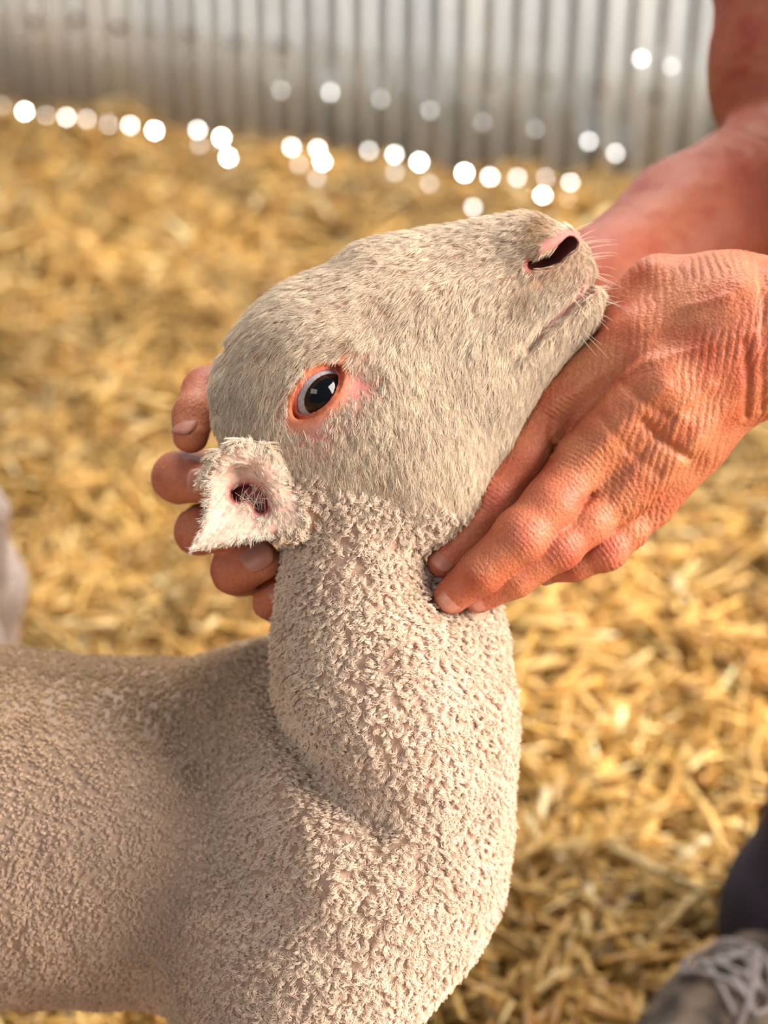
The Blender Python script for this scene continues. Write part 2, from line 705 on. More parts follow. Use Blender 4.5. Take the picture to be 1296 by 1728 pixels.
def disc_mesh(name, r, dome, mat, seg=12):
    V = [[0, 0, dome]] + [[0.7 * r * math.cos(a), 0.7 * r * math.sin(a), dome * 0.8] for a in np.linspace(0, 2 * math.pi, seg, False)] \
        + [[r * math.cos(a), r * math.sin(a), 0] for a in np.linspace(0, 2 * math.pi, seg, False)]
    T = []
    for k in range(seg):
        k2 = (k + 1) % seg
        T += [[0, 1 + k, 1 + k2], [1 + k, 1 + seg + k, 1 + seg + k2], [1 + k, 1 + seg + k2, 1 + k2]]
    return new_mesh(name, V, np.array(T), mat)


Zr = np.array([0, 0, 1.0])
WR = np.array([WD, np.cross(WN, WD), WN]).T      # columns: along, up, out
if np.linalg.det(WR) < 0:
    WR[:, 0] *= -1
WROT = Matrix(WR.tolist()).to_euler()

screw_me = disc_mesh('screw', 0.011, 0.006, M_DARK)
for px, py in ((62, 35), (135, 32), (205, 45), (262, 48), (325, 58), (405, 72), (482, 78), (577, 88), (835, 138), (929, 136), (1022, 150), (1112, 163)):
    w = wall_hit(px, py) + WN * 0.010
    o = link('screw', screw_me)
    o.parent = wall
    o.location = w - WA
    o.rotation_euler = WROT

# daylight let in by the nail holes and by the gaps under the corrugations
GAPS = [(48, 186, 3), (85, 194, 1), (119, 196, 2), (153, 199, 1), (190, 206, 2), (226, 209, 2), (267, 218, 3), (340, 217, 2),
        (380, 230, 3), (392, 263, 3), (498, 246, 2), (542, 249, 2), (550, 270, 3), (628, 252, 1), (671, 258, 2), (713, 271, 3),
        (789, 289, 3), (832, 296, 2), (878, 297, 1), (925, 299, 2), (921, 328, 3), (967, 307, 2), (804, 347, 1), (10, 176, 0),
        (965, 335, 1), (511, 275, 0), (730, 307, 0), (672, 288, 0), (541, 297, 0), (343, 242, 0),
        (480, 150, 0), (563, 154, 1), (648, 165, 0), (731, 184, 0), (908, 215, -1), (998, 236, 1), (1043, 256, 1),
        (1086, 97, 1), (1137, 110, 0), (820, 204, -1)]
gap_me = {}
for lv, st in ((-1, 2.5), (0, 4), (1, 9), (2, 20), (3, 50)):
    gap_me[lv] = disc_mesh('daylight_gap', 0.0052, 0.001, mat_daylight('daylight_%d' % (lv + 1), st, (1.0, 0.97, 0.92)))
for px, py, lv in GAPS:
    w = wall_hit(px, py)
    if w[2] < 0.05:                              # at the foot of the sheet, where straw lies against it: just clear of the straw
        d = w - np.array([0, 0, CAM_H])
        d /= np.linalg.norm(d)
        t = (w[2] - 0.055) / d[2]
        w = w - d * t * 1.0
    w = w + WN * 0.014
    o = link('daylight_gap', gap_me[lv])
    o.parent = wall
    o.location = w - WA
    o.rotation_euler = WROT

# ------------------------------------------------------------------ straw
M_STRAW = mat_straw()
STRAW_COLS = np.array([0.91, 0.82, 0.65]) * np.array([(0.66, 0.42, 0.135), (0.76, 0.53, 0.21), (0.55, 0.31, 0.078), (0.82, 0.64, 0.34), (0.42, 0.225, 0.055), (0.70, 0.47, 0.155), (0.88, 0.78, 0.56)])
STRAW_P = np.array([0.25, 0.22, 0.17, 0.10, 0.10, 0.13, 0.03])


def straw_batch(x, y, L, wd, lift, seed):
    r = np.random.default_rng(seed)
    n = len(x)
    yaw = r.uniform(0, 2 * math.pi, n)
    pit = r.normal(0, 0.30, n)
    d = np.stack([np.cos(yaw) * np.cos(pit), np.sin(yaw) * np.cos(pit), np.sin(pit)], -1)
    side = np.stack([-np.sin(yaw), np.cos(yaw), np.zeros(n)], -1)
    roll = r.normal(0, 0.5, n)
    up = np.cross(d, side)
    s2 = side * np.cos(roll)[:, None] + up * np.sin(roll)[:, None]
    u2 = np.cross(d, s2)
    ctr = np.stack([x, y, ground_h(x, y) + lift], -1)
    bend = r.normal(0, 0.06, n) * L
    V = np.empty((n, 3, 4, 3))
    for j, t in enumerate((-0.5, 0.0, 0.5)):
        c = ctr + d * (L * t)[:, None] + s2 * (bend * (1 - 4 * t * t))[:, None]
        for k, (a, b) in enumerate(((1, 0), (0, 0.55), (-1, 0), (0, -0.35))):
            V[:, j, k] = c + s2 * (wd * a / 2)[:, None] + u2 * (wd * b / 2)[:, None]
    base = (np.arange(n) * 12)[:, None, None]
    q = []
    for j in range(2):
        for k in range(4):
            k2 = (k + 1) % 4
            q.append([j * 4 + k, (j + 1) * 4 + k, (j + 1) * 4 + k2, j * 4 + k2])
    q.append([0, 1, 2, 3])
    q.append([11, 10, 9, 8])
    Q = (base + np.array(q)[None]).reshape(-1, 4)
    ci = r.choice(len(STRAW_COLS), n, p=STRAW_P)
    patch = 1 + 0.28 * vnoise(ctr * np.array([1, 1, 0]), 0.09, 91) + 0.22 * vnoise(ctr * np.array([1, 1, 0]), 0.3, 92)
    c = np.clip(STRAW_COLS[ci] * (r.uniform(0.75, 1.15, n) * patch)[:, None], 0, 0.93)
    return V.reshape(-1, 3), Q, np.repeat(c, 12, 0), ctr


straw = empty('straw_bedding', (0, 2.0, 0))
tag(straw, 'loose golden chopped straw strewn thickly over the pen floor', 'straw')
r = np.random.default_rng(11)
n_try = 110000
yy = 0.55 + (4.9 - 0.55) * r.random(n_try) ** 1.25
xx = r.uniform(-1, 1, n_try) * (0.42 + 0.34 * yy) + 0.02 * yy
n_out = 34000
yo = r.uniform(0.1, 5.6, n_out)
xo = r.uniform(-2.6, 2.6, n_out)
out_ = np.abs(xo - 0.02 * yo) > 0.40 + 0.34 * yo
xx, yy = np.concatenate([xx, xo[out_]]), np.concatenate([yy, yo[out_]])
n_try = len(xx)
wl = (np.stack([xx, yy], -1) - WA[:2]) @ WN[:2]
dist = np.hypot(yy, CAM_H)
keep = (wl > 0.06) & (r.random(n_try) < np.clip(1.7 / dist, 0.25, 1) ** 1.3)
xx, yy = xx[keep], yy[keep]
nst = len(xx)
L = r.gamma(5.0, 0.0085, nst) + 0.018
wd = r.uniform(0.0035, 0.0095, nst)
lift = r.uniform(-0.008, 0.024, nst) + 0.03 * r.random(nst) ** 4
far = np.clip((yy - 2.0) / 2, 0, 1)
wd *= 1 + 0.8 * far
L *= 1 + 0.5 * far
V, Q, C_, CT = straw_batch(xx, yy, L, wd, lift, 21)
# the largest that lie clear in front become parts of their own
cc = world_to_cam(CT)
ppx, ppy = proj(cc)
vis = (ppx > 860) & (ppx < 1230) & (ppy > 1050) & (ppy < 1715) | (ppx > 60) & (ppx < 330) & (ppy > 700) & (ppy < 1040)
score = np.where(vis, L * wd / dist[keep] ** 2 * (0.5 + np.clip(lift, 0, 0.03) * 40), 0)
own = np.argsort(-score)[:300]
is_own = np.zeros(nst, bool)
is_own[own] = True
rest = ~is_own
vm = np.repeat(rest, 12)
remap = np.cumsum(vm) - 1
Qr = Q.reshape(nst, -1, 4)[rest].reshape(-1, 4)
o = link('loose_straw', new_mesh('loose_straw', V[vm] - np.array([0, 2.0, 0]), remap[Qr], M_STRAW, smooth=False, color=C_[vm]))
o.parent = straw
o['kind'] = 'stuff'
q12 = Q[:10]
for i in own:
    vv = V[i * 12:(i + 1) * 12]
    o = link('straw_stalk', new_mesh('straw_stalk', vv - CT[i], q12, M_STRAW, smooth=False, color=C_[i * 12:(i + 1) * 12]))
    o.parent = straw
    o.location = CT[i] - np.array([0, 2.0, 0])

# ------------------------------------------------------------------ the held lamb
HEAD_TOP = [(352, 690), (357, 640), (375, 590), (400, 549), (440, 506), (500, 466), (600, 426), (700, 399), (800, 381), (850, 367),
            (890, 364), (940, 379), (980, 396), (1006, 428)]
HEAD_BOT = [(370, 770), (430, 850), (560, 925), (680, 925), (735, 900), (780, 868), (822, 820), (860, 768), (884, 718), (920, 660),
            (960, 610), (1000, 564), (1018, 532), (1023, 500)]
_e = np.array([660, -230.0])
_e /= np.linalg.norm(_e)
_n = np.array([_e[1], -_e[0]])


def _ab(pts):
    return [((x - 360) * _e[0] + (y - 700) * _e[1], (x - 360) * _n[0] + (y - 700) * _n[1]) for x, y in pts]


HEAD = Loft(695, (360, 700), (660, -230), _ab(HEAD_TOP), _ab(HEAD_BOT),
            [(-30, 70), (0, 92), (40, 118), (100, 146), (180, 163), (260, 160), (330, 146), (400, 126), (480, 104), (560, 92),
             (620, 84), (670, 74), (710, 60)], n=2.3, k=9.0, egg=0.10)


def vert_loft(D, L, R, hw, n=2.1, k=10.0):
    """outlines as functions of the pixel row"""
    # axis runs down the picture: a = row - 0, b = +right
    lo = sorted((y, x - 640) for y, x in L)
    hi = sorted((y, x - 640) for y, x in R)
    l = Loft(D, (640, 0), (0, 1), hi, lo, hw, n=n, k=k)
    l.nv = np.array([1.0, 0.0])
    return l


NECK = vert_loft(705,
                 [(720, 470), (800, 452), (860, 464), (900, 474), (950, 470), (1000, 465), (1050, 460), (1100, 455), (1150, 456), (1200, 470), (1250, 500), (1300, 545), (1360, 620)],
                 [(720, 640), (800, 690), (860, 716), (900, 722), (940, 720), (980, 728), (1030, 760), (1100, 800), (1200, 830), (1300, 820), (1360, 790)],
                 [(720, 110), (800, 150), (900, 165), (1000, 175), (1100, 195), (1200, 215), (1300, 205), (1360, 160)], k=12)
CHEST = vert_loft(728,
                  [(930, 690), (960, 640), (1000, 590), (1100, 530), (1200, 480), (1300, 430), (1400, 390), (1500, 350), (1620, 320), (1728, 310), (1850, 340), (1960, 420)],
                  [(930, 700), (950, 715), (970, 770), (990, 815), (1020, 846), (1100, 862), (1200, 873), (1300, 871), (1380, 862), (1480, 848), (1560, 828), (1620, 786), (1680, 730), (1728, 690), (1800, 640), (1900, 560), (1960, 500)],
                  [(930, 60), (980, 130), (1050, 175), (1150, 215), (1300, 262), (1450, 285), (1600, 285), (1728, 260), (1850, 200), (1960, 110)], k=14)


class TorsoLoft(Loft):
    pass


TORSO = Loft(782, (0, 0), (1, 0),
             [(-640, -1330), (-615, -1200), (-540, -1120), (-400, -1086), (-200, -1080), (0, -1084), (130, -1102), (290, -1107), (400, -1084), (470, -1074), (560, -1090), (680, -1150), (760, -1230), (800, -1300)],
             [(-640, -1420), (-615, -1530), (-540, -1600), (-400, -1650), (-200, -1688), (0, -1692), (290, -1692), (420, -1730), (560, -1740), (680, -1690), (760, -1600), (800, -1500)],
             [(-640, 80), (-600, 170), (-500, 240), (-300, 290), (0, 305), (250, 295), (400, 275), (560, 260), (700, 220), (800, 150)], n=2.1, k=20)
TORSO.nv = np.array([0.0, -1.0])

EYE_C = P(537, 664, 664.0)
EYE_R = 12.7
_eu = np.array([0.66, 0.75, 0.0])
_eu /= np.linalg.norm(_eu)
_ev = np.array([-_eu[1], _eu[0], 0.0])
EYE_IRIS = (0.0012, -0.0026, 0.0106, 0.0067)

EAR_POLY = [(508, 886), (500, 850), (478, 815), (468, 780), (442, 756), (410, 750), (380, 762), (357, 788), (345, 832), (336, 880),
            (316, 926), (322, 936), (352, 931), (400, 921), (450, 910)]


def ear_depth(px, py):
    t = np.clip((508 - px) / 190.0, -0.2, 1.2)
    return 664 - 12 * t


def eye_almond(p):
    q = p - EYE_C
    u = q @ _eu
    v = q @ _ev
    Lh, Wh = 12.7, 6.9
    return ((np.abs(u / Lh) ** 1.8 + np.abs(v / Wh) ** 1.8) ** (1 / 1.8) - 1) * Wh


CANAL = [(402, 834), (420, 829), (436, 840), (441, 854)]


def lamb_sdf(p, ear=True):
    px, py = proj(p)
    f = HEAD(p)
    # skull forms: brow arch, cheek bone, cheek pouch, nose bridge
    f = smin(f, ellip(p, P(528, 588, 672), (26, 15, 15)), 12)
    f = smin(f, ellip(p, P(610, 735, 668), (26, 18, 12)), 12)
    f = smin(f, ellip(p, P(700, 790, 685), (26, 34, 22)), 14)
    f = smin(f, rcone(p, P(640, 470, 690), P(880, 420, 690), 17, 14), 10)
    f = smin(f, ellip(p, P(900, 424, 684), (16, 13, 14)), 8)
    f = f + 2.2 * np.exp(-(polyline2(px, py, [(640, 560), (720, 590), (800, 560)]) / 50) ** 2) * (p[:, 2] > -690)
    # eye socket hollow in front of the eye
    f = f + 2.0 * np.exp(-((px - 612) ** 2 + (py - 640) ** 2) / 34.0 ** 2) * (p[:, 2] > -690)
    # eye opening and lids
    q = np.linalg.norm(p - EYE_C, axis=1)
    al = eye_almond(p)
    nearside = p[:, 2] > EYE_C[2] - 4
    ball = q - 14.6
    f = np.where(nearside, smin(f, np.maximum(ball, -900), 5), f)
    carve = np.where(nearside, -al, -50)
    f = smax(f, carve, 1.0)
    ring = np.sqrt(al ** 2 + (q - 13.2) ** 2) - 1.7
    f = np.where(nearside, smin(f, ring, 1.6), f)
    # nostril slit, its wing, mouth line and chin
    nd = polyline2(px, py, [(897, 447), (918, 442), (942, 430), (962, 410)])
    f = f - 1.9 * np.exp(-(polyline2(px, py, [(914, 420), (935, 407), (962, 394)]) / 13) ** 2) * (p[:, 2] > -690)
    nr_ = 3.4 + 3.6 * np.clip((px - 893) / 45, 0, 1)
    f = smax(f, -np.maximum((nd - nr_) * 0.262, -(p[:, 2] + 691)), 1.6)
    md = polyline2(px, py, [(1012, 462), (996, 486), (962, 518), (925, 548), (893, 584)])
    f = f + 4.4 * np.exp(-(md / 9.5) ** 2)
    f = f + 1.2 * np.exp(-(polyline2(px, py, [(880, 500), (930, 480), (985, 440)]) / 30) ** 2)
    # fold behind the poll
    f = f + 2.2 * np.exp(-(polyline2(px, py, [(388, 585), (374, 630), (372, 690)]) / 9) ** 2)
    # neck, chest, barrel
    f = smin(f, NECK(p), 9)
    b = smin(CHEST(p), TORSO(p), 34)
    b = smin(b, ellip(p, P(520, 1480, 742), (42, 74, 55)), 26)
    # sinews of the shoulder
    b = b - 3.5 * np.exp(-(polyline2(px, py, [(430, 1180), (490, 1330), (560, 1500)]) / 42) ** 2) + 4.0 * np.exp(-(polyline2(px, py, [(330, 1230), (400, 1420), (430, 1560)]) / 55) ** 2)
    b = b + 5.0 * np.exp(-(polyline2(px, py, [(470, 1190), (540, 1330), (640, 1400)]) / 26) ** 2)
    f = smin(f, b, 4.5)
    # legs down to the ground
    for lp in LAMB_LEGS:
        f = smin(f, chain(p, lp[0], lp[1], 6), 14)
    f = f + 1.0 + 1.4 * np.clip((py - 860) / 80, 0, 1)
    if ear:
        m = (px > 270) & (px < 560) & (py > 690) & (py < 1000) & (p[:, 2] > -730)
        if m.any():
            pm, x, y = p[m], px[m], py[m]
            sc = 0.252
            d2 = polygon2(x, y, EAR_POLY) * sc
            bowl = 5.0 * np.clip(-d2 / 16.0, 0, 1) ** 1.2
            dz = -pm[:, 2] - (ear_depth(x, y) + bowl)
            e = smax(d2 + 1.6, np.abs(dz) - 2.2, 2.5)
            lip = chain(pm, [P(350, 806, 654), P(372, 776, 653), P(408, 762, 654), P(442, 772, 656), P(460, 802, 658), P(470, 836, 661)], [3.0, 4.3, 5.2, 5.4, 5.2, 4.0], 3)
            e = smin(e, lip, 4)
            base = ellip(pm, P(490, 862, 668), (14, 13, 9))
            e = smin(e, base, 6)
            e = smin(e, ellip(pm, P(420, 840, 669), (14, 12, 9)), 3)
            e = smax(e, -np.maximum((polyline2(x, y, CANAL) - 10) * 0.255, -(pm[:, 2] + 671)), 5.0)
            f = f.copy()
            f[m] = smin(f[m], e, 4)
    # far ear, laid back on the other side of the head
    f = smin(f, ellip(p, P(430, 800, 775), (14, 26, 6)), 4)
    return f


def leg_pts(top_px, top_py, top_D, dx, rad, fore=True):
    t = cam_to_world(P(top_px, top_py, top_D))
    zs = [t[2], t[2] * 0.55, 0.11, 0.04]
    bend = [0, dx, dx * 0.4, dx * 0.8]
    pts = [world_to_cam(np.array([t[0] + b, t[1], z])) for b, z in zip(bend, zs)]
    return pts, rad


LAMB_LEGS = [leg_pts(470, 1600, 715, 0.0, [46, 24, 13, 15]), leg_pts(560, 1560, 830, 0.01, [42, 24, 13, 15]),
             leg_pts(-430, 1480, 735, -0.05, [60, 30, 14, 15]), leg_pts(-430, 1460, 850, -0.05, [60, 30, 14, 15])]


# ---------------- hands (needed by the fur so that no hair grows through a finger)
def J(*t):
    return [P(*x) for x in t]


NEAR_FINGERS = [
    (J((930, 688, 703), (880, 772, 697), (832, 838, 694), (786, 906, 694), (748, 948, 693)), [11.6, 10.8, 10.4, 9.0, 7.4]),
    (J((984, 780, 688), (930, 850, 680), (880, 903, 676), (812, 965, 678), (762, 1006, 684)), [12.8, 12.2, 11.6, 10.0, 8.0]),
    (J((1042, 834, 692), (990, 880, 686), (942, 922, 683), (868, 974, 684), (808, 1008, 688)), [11.8, 10.8, 10.2, 9.0, 7.2]),
    (J((1092, 850, 706), (1058, 893, 701), (1022, 927, 698), (970, 950, 701), (925, 960, 706)), [10.4, 9.6, 9.2, 8.2, 6.8]),
]
NEAR_THUMB = (J((1170, 530, 712), (1085, 540, 735), (1000, 575, 754), (930, 640, 765)), [16, 14, 11.5, 9])
NEAR_METAS = [
    (J((1240, 520, 690), (1090, 575, 692), (930, 688, 703)), [19, 16.5, 13.4]),
    (J((1255, 560, 686), (1120, 650, 680), (984, 780, 688)), [20, 16.5, 13.6]),
    (J((1262, 600, 690), (1150, 710, 686), (1042, 834, 692)), [19, 15.8, 12.8]),
    (J((1262, 630, 697), (1175, 745, 699), (1092, 850, 706)), [17, 14.5, 11.6]),
]
NEAR_ARM = (J((1230, 562, 696), (1310, 567, 698), (1420, 562, 704), (1800, 545, 745), (2020, 500, 790)), [31.5, 32, 34, 44, 47])
NEAR_UPPER = ([P(2020, 500, 790), world_to_cam(np.array([0.43, 0.77, 0.80])), world_to_cam(np.array([0.40, 0.78, 0.98]))], [46, 50, 56])


def hand_sdf_near(p):
    px, py = proj(p)
    palm = None
    for pts, rs in NEAR_METAS:
        d = chain(p, pts, rs, 4)
        palm = d if palm is None else smin(palm, d, 7)
    palm = smin(palm, chain(p, J((1225, 472, 700), (1110, 482, 705), (1020, 545, 715)), [11, 13.5, 12], 4), 12)
    arm = chain(p, *NEAR_ARM, 8)
    arm = smin(arm, chain(p, *NEAR_UPPER, 8), 8)
    palm = smin(palm, arm, 16)
    # flat of the palm under the knuckles
    palm = smin(palm, ellip(p, P(1085, 690, 706), (34, 38, 14)), 10)
    # tendons and knuckles
    for (pts, rs), w in zip(NEAR_METAS, (2.0, 2.6, 2.4, 1.6)):
        a, b = proj(pts[1]), proj(pts[2])
        palm = palm - 1.3 * np.exp(-(polyline2(px, py, [tuple(map(float, a)), tuple(map(float, b))]) / 15) ** 2) * (p[:, 2] > -700)
        palm = smin(palm, ellip(p, pts[2] + np.array([1.5, 2, 3.5]), (10.5, 10, 8.5)), 5)
    f = palm
    g = None
    for pts, rs in NEAR_FINGERS:
        d = chain(p, pts, rs, 3)
        d = smin(d, ellip(p, pts[2] + np.array([0, 0.3, 1.0]), (rs[2] * 0.98, rs[2] * 0.98, rs[2] * 0.96)), 4)
        g = d if g is None else smin(g, d, 0.4)
    f = smin(f, g, 4.0)
    f = smin(f, chain(p, *NEAR_THUMB, 4), 9)
    f = smin(f, chain(p, J((925, 735, 712), (975, 815, 704), (1030, 862, 706), (1075, 880, 712)), [9, 9, 8.5, 7.5], 3), 4)
    # creases: between the fingers at the web, across the wrist and over the back of the hand
    for poly, amp, w in (([(938, 762), (926, 735), (932, 706)], 1.1, 6), ([(1000, 836), (985, 850)], 1.2, 6), ([(1052, 866), (1040, 876)], 1.0, 6),
                         ([(1085, 712), (1120, 745), (1160, 772)], 1.9, 8), ([(1258, 580), (1262, 650), (1258, 700)], 1.5, 7),
                         ([(1283, 450), (1290, 560), (1285, 690)], 0.8, 6), ([(1040, 640), (1090, 680), (1130, 705)], 0.7, 8),
                         ([(1010, 700), (1060, 760), (1110, 800)], 0.7, 9)):
        f = f + amp * np.exp(-(polyline2(px, py, poly) / w) ** 2) * (p[:, 2] > -700)
    return f


FAR_FINGERS = [   # thumb, index, middle, ring, little
    (J((560, 640, 772), (440, 630, 752), (345, 656, 728), (327, 700, 714), (322, 734, 708)), [12, 11.5, 10.5, 9.6, 8.4]),
    (J((640, 770, 778), (440, 795, 768), (318, 802, 742), (300, 806, 722), (340, 814, 704)), [12.5, 12, 12.0, 12.0, 9.0]),
    (J((640, 850, 780), (450, 880, 770), (342, 890, 742), (334, 897, 722), (378, 898, 708)), [12.5, 11.8, 11.2, 10.8, 9.0]),
    (J((640, 920, 780), (500, 968, 772), (408, 966, 740), (398, 962, 716), (440, 948, 698)), [12, 11.5, 11.4, 11.4, 9.2]),
    (J((640, 980, 780), (520, 1020, 772), (464, 1020, 742), (456, 1016, 722), (474, 1002, 712)), [10.5, 9.6, 8.4, 8.0, 7.0]),
]
FAR_METAS = [J((860, 590, 800), (640, 770, 780)), J((860, 610, 802), (640, 850, 782)), J((860, 630, 802), (640, 920, 782)), J((850, 650, 800), (640, 980, 782))]
FAR_ARM = (J((850, 590, 802), (1010, 500, 840), (1170, 395, 890), (1300, 330, 925), (1350, 290, 940)), [26, 33, 43, 48, 48])
FAR_UPPER = (J((1350, 290, 940), (1345, 120, 950), (1345, -100, 955), (1345, -420, 950), (1400, -800, 960)), [49, 51, 52, 54, 58])


def hand_sdf_far(p):
    px, py = proj(p)
    f = None
    for pts in FAR_METAS:
        d = rcone(p, pts[0], pts[1], 15, 13)
        f = d if f is None else smin(f, d, 8)
    f = smin(f, chain(p, J((850, 600, 798), (700, 620, 782), (560, 640, 772)), [20, 16, 12], 5), 10)
    f = smin(f, chain(p, *FAR_ARM, 14), 12)
    f = smin(f, chain(p, *FAR_UPPER, 14), 7)
    f = f + 1.8 * np.exp(-(polyline2(px, py, [(1185, 206), (1240, 222), (1300, 248)]) / 9) ** 2)
    g = None
    for pts, rs in FAR_FINGERS:
        d = chain(p, pts, rs, 2.5)
        g = d if g is None else smin(g, d, 0.8)
    return smin(f, g, 5)


def hands(p):
    return np.minimum(hand_sdf_near(p), hand_sdf_far(p))


# ---------------- lamb mesh: fine head, coarser trunk, one object
def lerp3(c0, c1, t):
    return np.asarray(c0) * (1 - t[:, None]) + np.asarray(c1) * t[:, None]


def g2(px, py, x, y, r):
    return np.exp(-((px - x) ** 2 + (py - y) ** 2) / (r * r))


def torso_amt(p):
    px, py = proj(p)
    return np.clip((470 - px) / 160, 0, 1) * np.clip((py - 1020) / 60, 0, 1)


def lamb_tint(v):
    px, py = proj(v)
    near = v[:, 2] > -700
    c = np.tile(np.array([0.36, 0.215, 0.14]), (len(v), 1))
    wool = np.clip((py - 850) / 90, 0, 1)
    c = lerp3(c, (0, 0, 0), wool * 0) * 1.0
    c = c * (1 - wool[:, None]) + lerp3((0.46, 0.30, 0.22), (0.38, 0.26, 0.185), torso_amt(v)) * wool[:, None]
    al = eye_almond(v)
    q = np.linalg.norm(v - EYE_C, axis=1)
    lid = np.exp(-(np.maximum(al, 0) / 4.2) ** 2) * (q < 24) * near
    c = c * (1 - lid[:, None]) + np.array([0.62, 0.17, 0.075]) * lid[:, None]
    inner = ((al < 0.4) & (q < 20) & near).astype(float)
    c = c * (1 - inner[:, None]) + np.array([0.55, 0.13, 0.08]) * inner[:, None]
    pk = np.clip(1.0 * g2(px, py, 604, 642, 46) + 0.8 * g2(px, py, 530, 732, 46), 0, 1) * near * (1 - lid)
    c = c * (1 - pk[:, None]) + np.array([0.56, 0.21, 0.18]) * pk[:, None]
    nd = polyline2(px, py, [(897, 447), (918, 442), (942, 430), (962, 410)])
    k = np.exp(-(nd / 15) ** 4) * near
    c = c * (1 - k[:, None]) + np.array([0.26, 0.05, 0.04]) * k[:, None]
    k = np.exp(-(polyline2(px, py, [(912, 426), (935, 408), (958, 396), (976, 397)]) / 11) ** 2) * near
    c = c * (1 - k[:, None]) + np.array([0.50, 0.19, 0.16]) * k[:, None]
    k = np.exp(-(polyline2(px, py, [(1005, 470), (985, 494), (950, 526), (905, 568)]) / 13) ** 2)
    c = c * (1 - k[:, None]) + np.array([0.50, 0.24, 0.21]) * k[:, None]
    hoof = cam_to_world(v)[:, 2] < 0.048
    c[hoof] = (0.07, 0.05, 0.04)
    # ear
    e = polygon2(px, py, EAR_POLY)
    ie = np.clip(-e / 14, 0, 1) * (v[:, 2] > -684)
    c = c * (1 - ie[:, None]) + np.array([0.74, 0.48, 0.38]) * ie[:, None]
    k = np.exp(-(polyline2(px, py, CANAL) / 20) ** 4) * (v[:, 2] > -690)
    c = c * (1 - k[:, None]) + np.array([0.36, 0.055, 0.06]) * k[:, None]
    return c


HB_LO, HB_HI = P(300, 1010, 640), P(1075, 300, 640)
head_box_lo = np.array([-100.0, -52.0, -790.0])
head_box_hi = np.array([118.0, 150.0, -615.0])
hv, hq = mesh_sdf(lamb_sdf, head_box_lo, head_box_hi, 0.85)
cut_y = -48.0
hfc = hv[hq].mean(1)
hq = hq[hfc[:, 1] > cut_y - 1.0]
bv, bq = mesh_sdf(lambda p: lamb_sdf(p, ear=False), (-420, -760, -1150), (110, -30, -620), 2.4)
bfc = bv[bq].mean(1)
bq = bq[bfc[:, 1] < cut_y + 1.0]
bn_ = vnormals(bv, bq)
bv = bv + bn_ * (0.8 * vnoise(bv, 12.0, 8) + 0.3 * vnoise(bv, 5.5, 9))[:, None]


def compact(v, q):
    u, inv = np.unique(q.ravel(), return_inverse=True)
    return v[u], inv.reshape(q.shape)


hv, hq = compact(hv, hq)
bv, bq = compact(bv, bq)
hv = relax(hv, hq, 1, 0.4)
LV = np.concatenate([hv, bv])
LQ = np.concatenate([hq, bq + len(hv)])
lamb_base = cam_to_world(P(200, 1500, 770))
lamb_base[2] = 0.02
M_LSKIN = mat_lamb_skin()
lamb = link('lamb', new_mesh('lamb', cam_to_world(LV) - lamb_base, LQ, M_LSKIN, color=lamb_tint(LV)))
lamb.location = lamb_base
bpy.context.view_layer.update()
tag(lamb, 'cream lamb with raised pink-nosed head held between two hands', 'lamb')

# eye
nu, nv_ = 64, 48
th = np.linspace(0, math.pi, nv_)
ph = np.linspace(0, 2 * math.pi, nu, False)
TH, PH = np.meshgrid(th, ph, indexing='ij')
ev = np.stack([np.sin(TH) * np.cos(PH), np.sin(TH) * np.sin(PH), np.cos(TH)], -1).reshape(-1, 3)
corn = np.exp(-(((ev[:, 0] - 0.05) / 0.75) ** 2 + ((ev[:, 1] + 0.1) / 0.6) ** 2) * 1.5) * (ev[:, 2] > 0)
ev = ev * (EYE_R + 0.5 * corn)[:, None] * 0.001
ei = np.arange(nv_ - 1)[:, None] * nu + np.arange(nu)[None]
ej = np.arange(nv_ - 1)[:, None] * nu + (np.arange(nu)[None] + 1) % nu
ef = np.stack([ei, ei + nu, ej + nu, ej], -1).reshape(-1, 4)
M_EYE = mat_eye()
eye = link('eye', new_mesh('eye', ev, ef, M_EYE), None)
Rw = np.array([vec_to_world(_eu), vec_to_world(_ev), vec_to_world(np.array([0, 0, 1.0]))]).T
eye.matrix_world = Matrix.Translation(Vector(cam_to_world(EYE_C))) @ Matrix(Rw.tolist()).to_4x4()
eye.parent = lamb
eye.matrix_parent_inverse = lamb.matrix_world.inverted()
eye['label'] = 'glossy dark brown eye with pale sclera'

# ---------------- coat
def sample_surface(v, q, n, weight, rng):
    tri = np.concatenate([q[:, [0, 1, 2]], q[:, [0, 2, 3]]])
    a, b, c = v[tri[:, 0]], v[tri[:, 1]], v[tri[:, 2]]
    nn = np.cross(b - a, c - a)
    ar = np.linalg.norm(nn, axis=1) * 0.5
    w = ar * weight((a + b + c) / 3, nn / (2 * ar[:, None] + 1e-12))
    i = rng.choice(len(tri), n, p=w / w.sum())
    r1, r2 = np.sqrt(rng.random(n)), rng.random(n)
    bc = np.stack([1 - r1, r1 * (1 - r2), r1 * r2], 1)
    vn = VN[tri[i]] if v is VREF else vnormals(v, q)[tri[i]]
    p = (v[tri[i]] * bc[:, :, None]).sum(1)
    nrm = (vn * bc[:, :, None]).sum(1)
    return p, nrm / (np.linalg.norm(nrm, axis=1)[:, None] + 1e-12)


VREF = LV
VN = vnormals(LV, LQ)

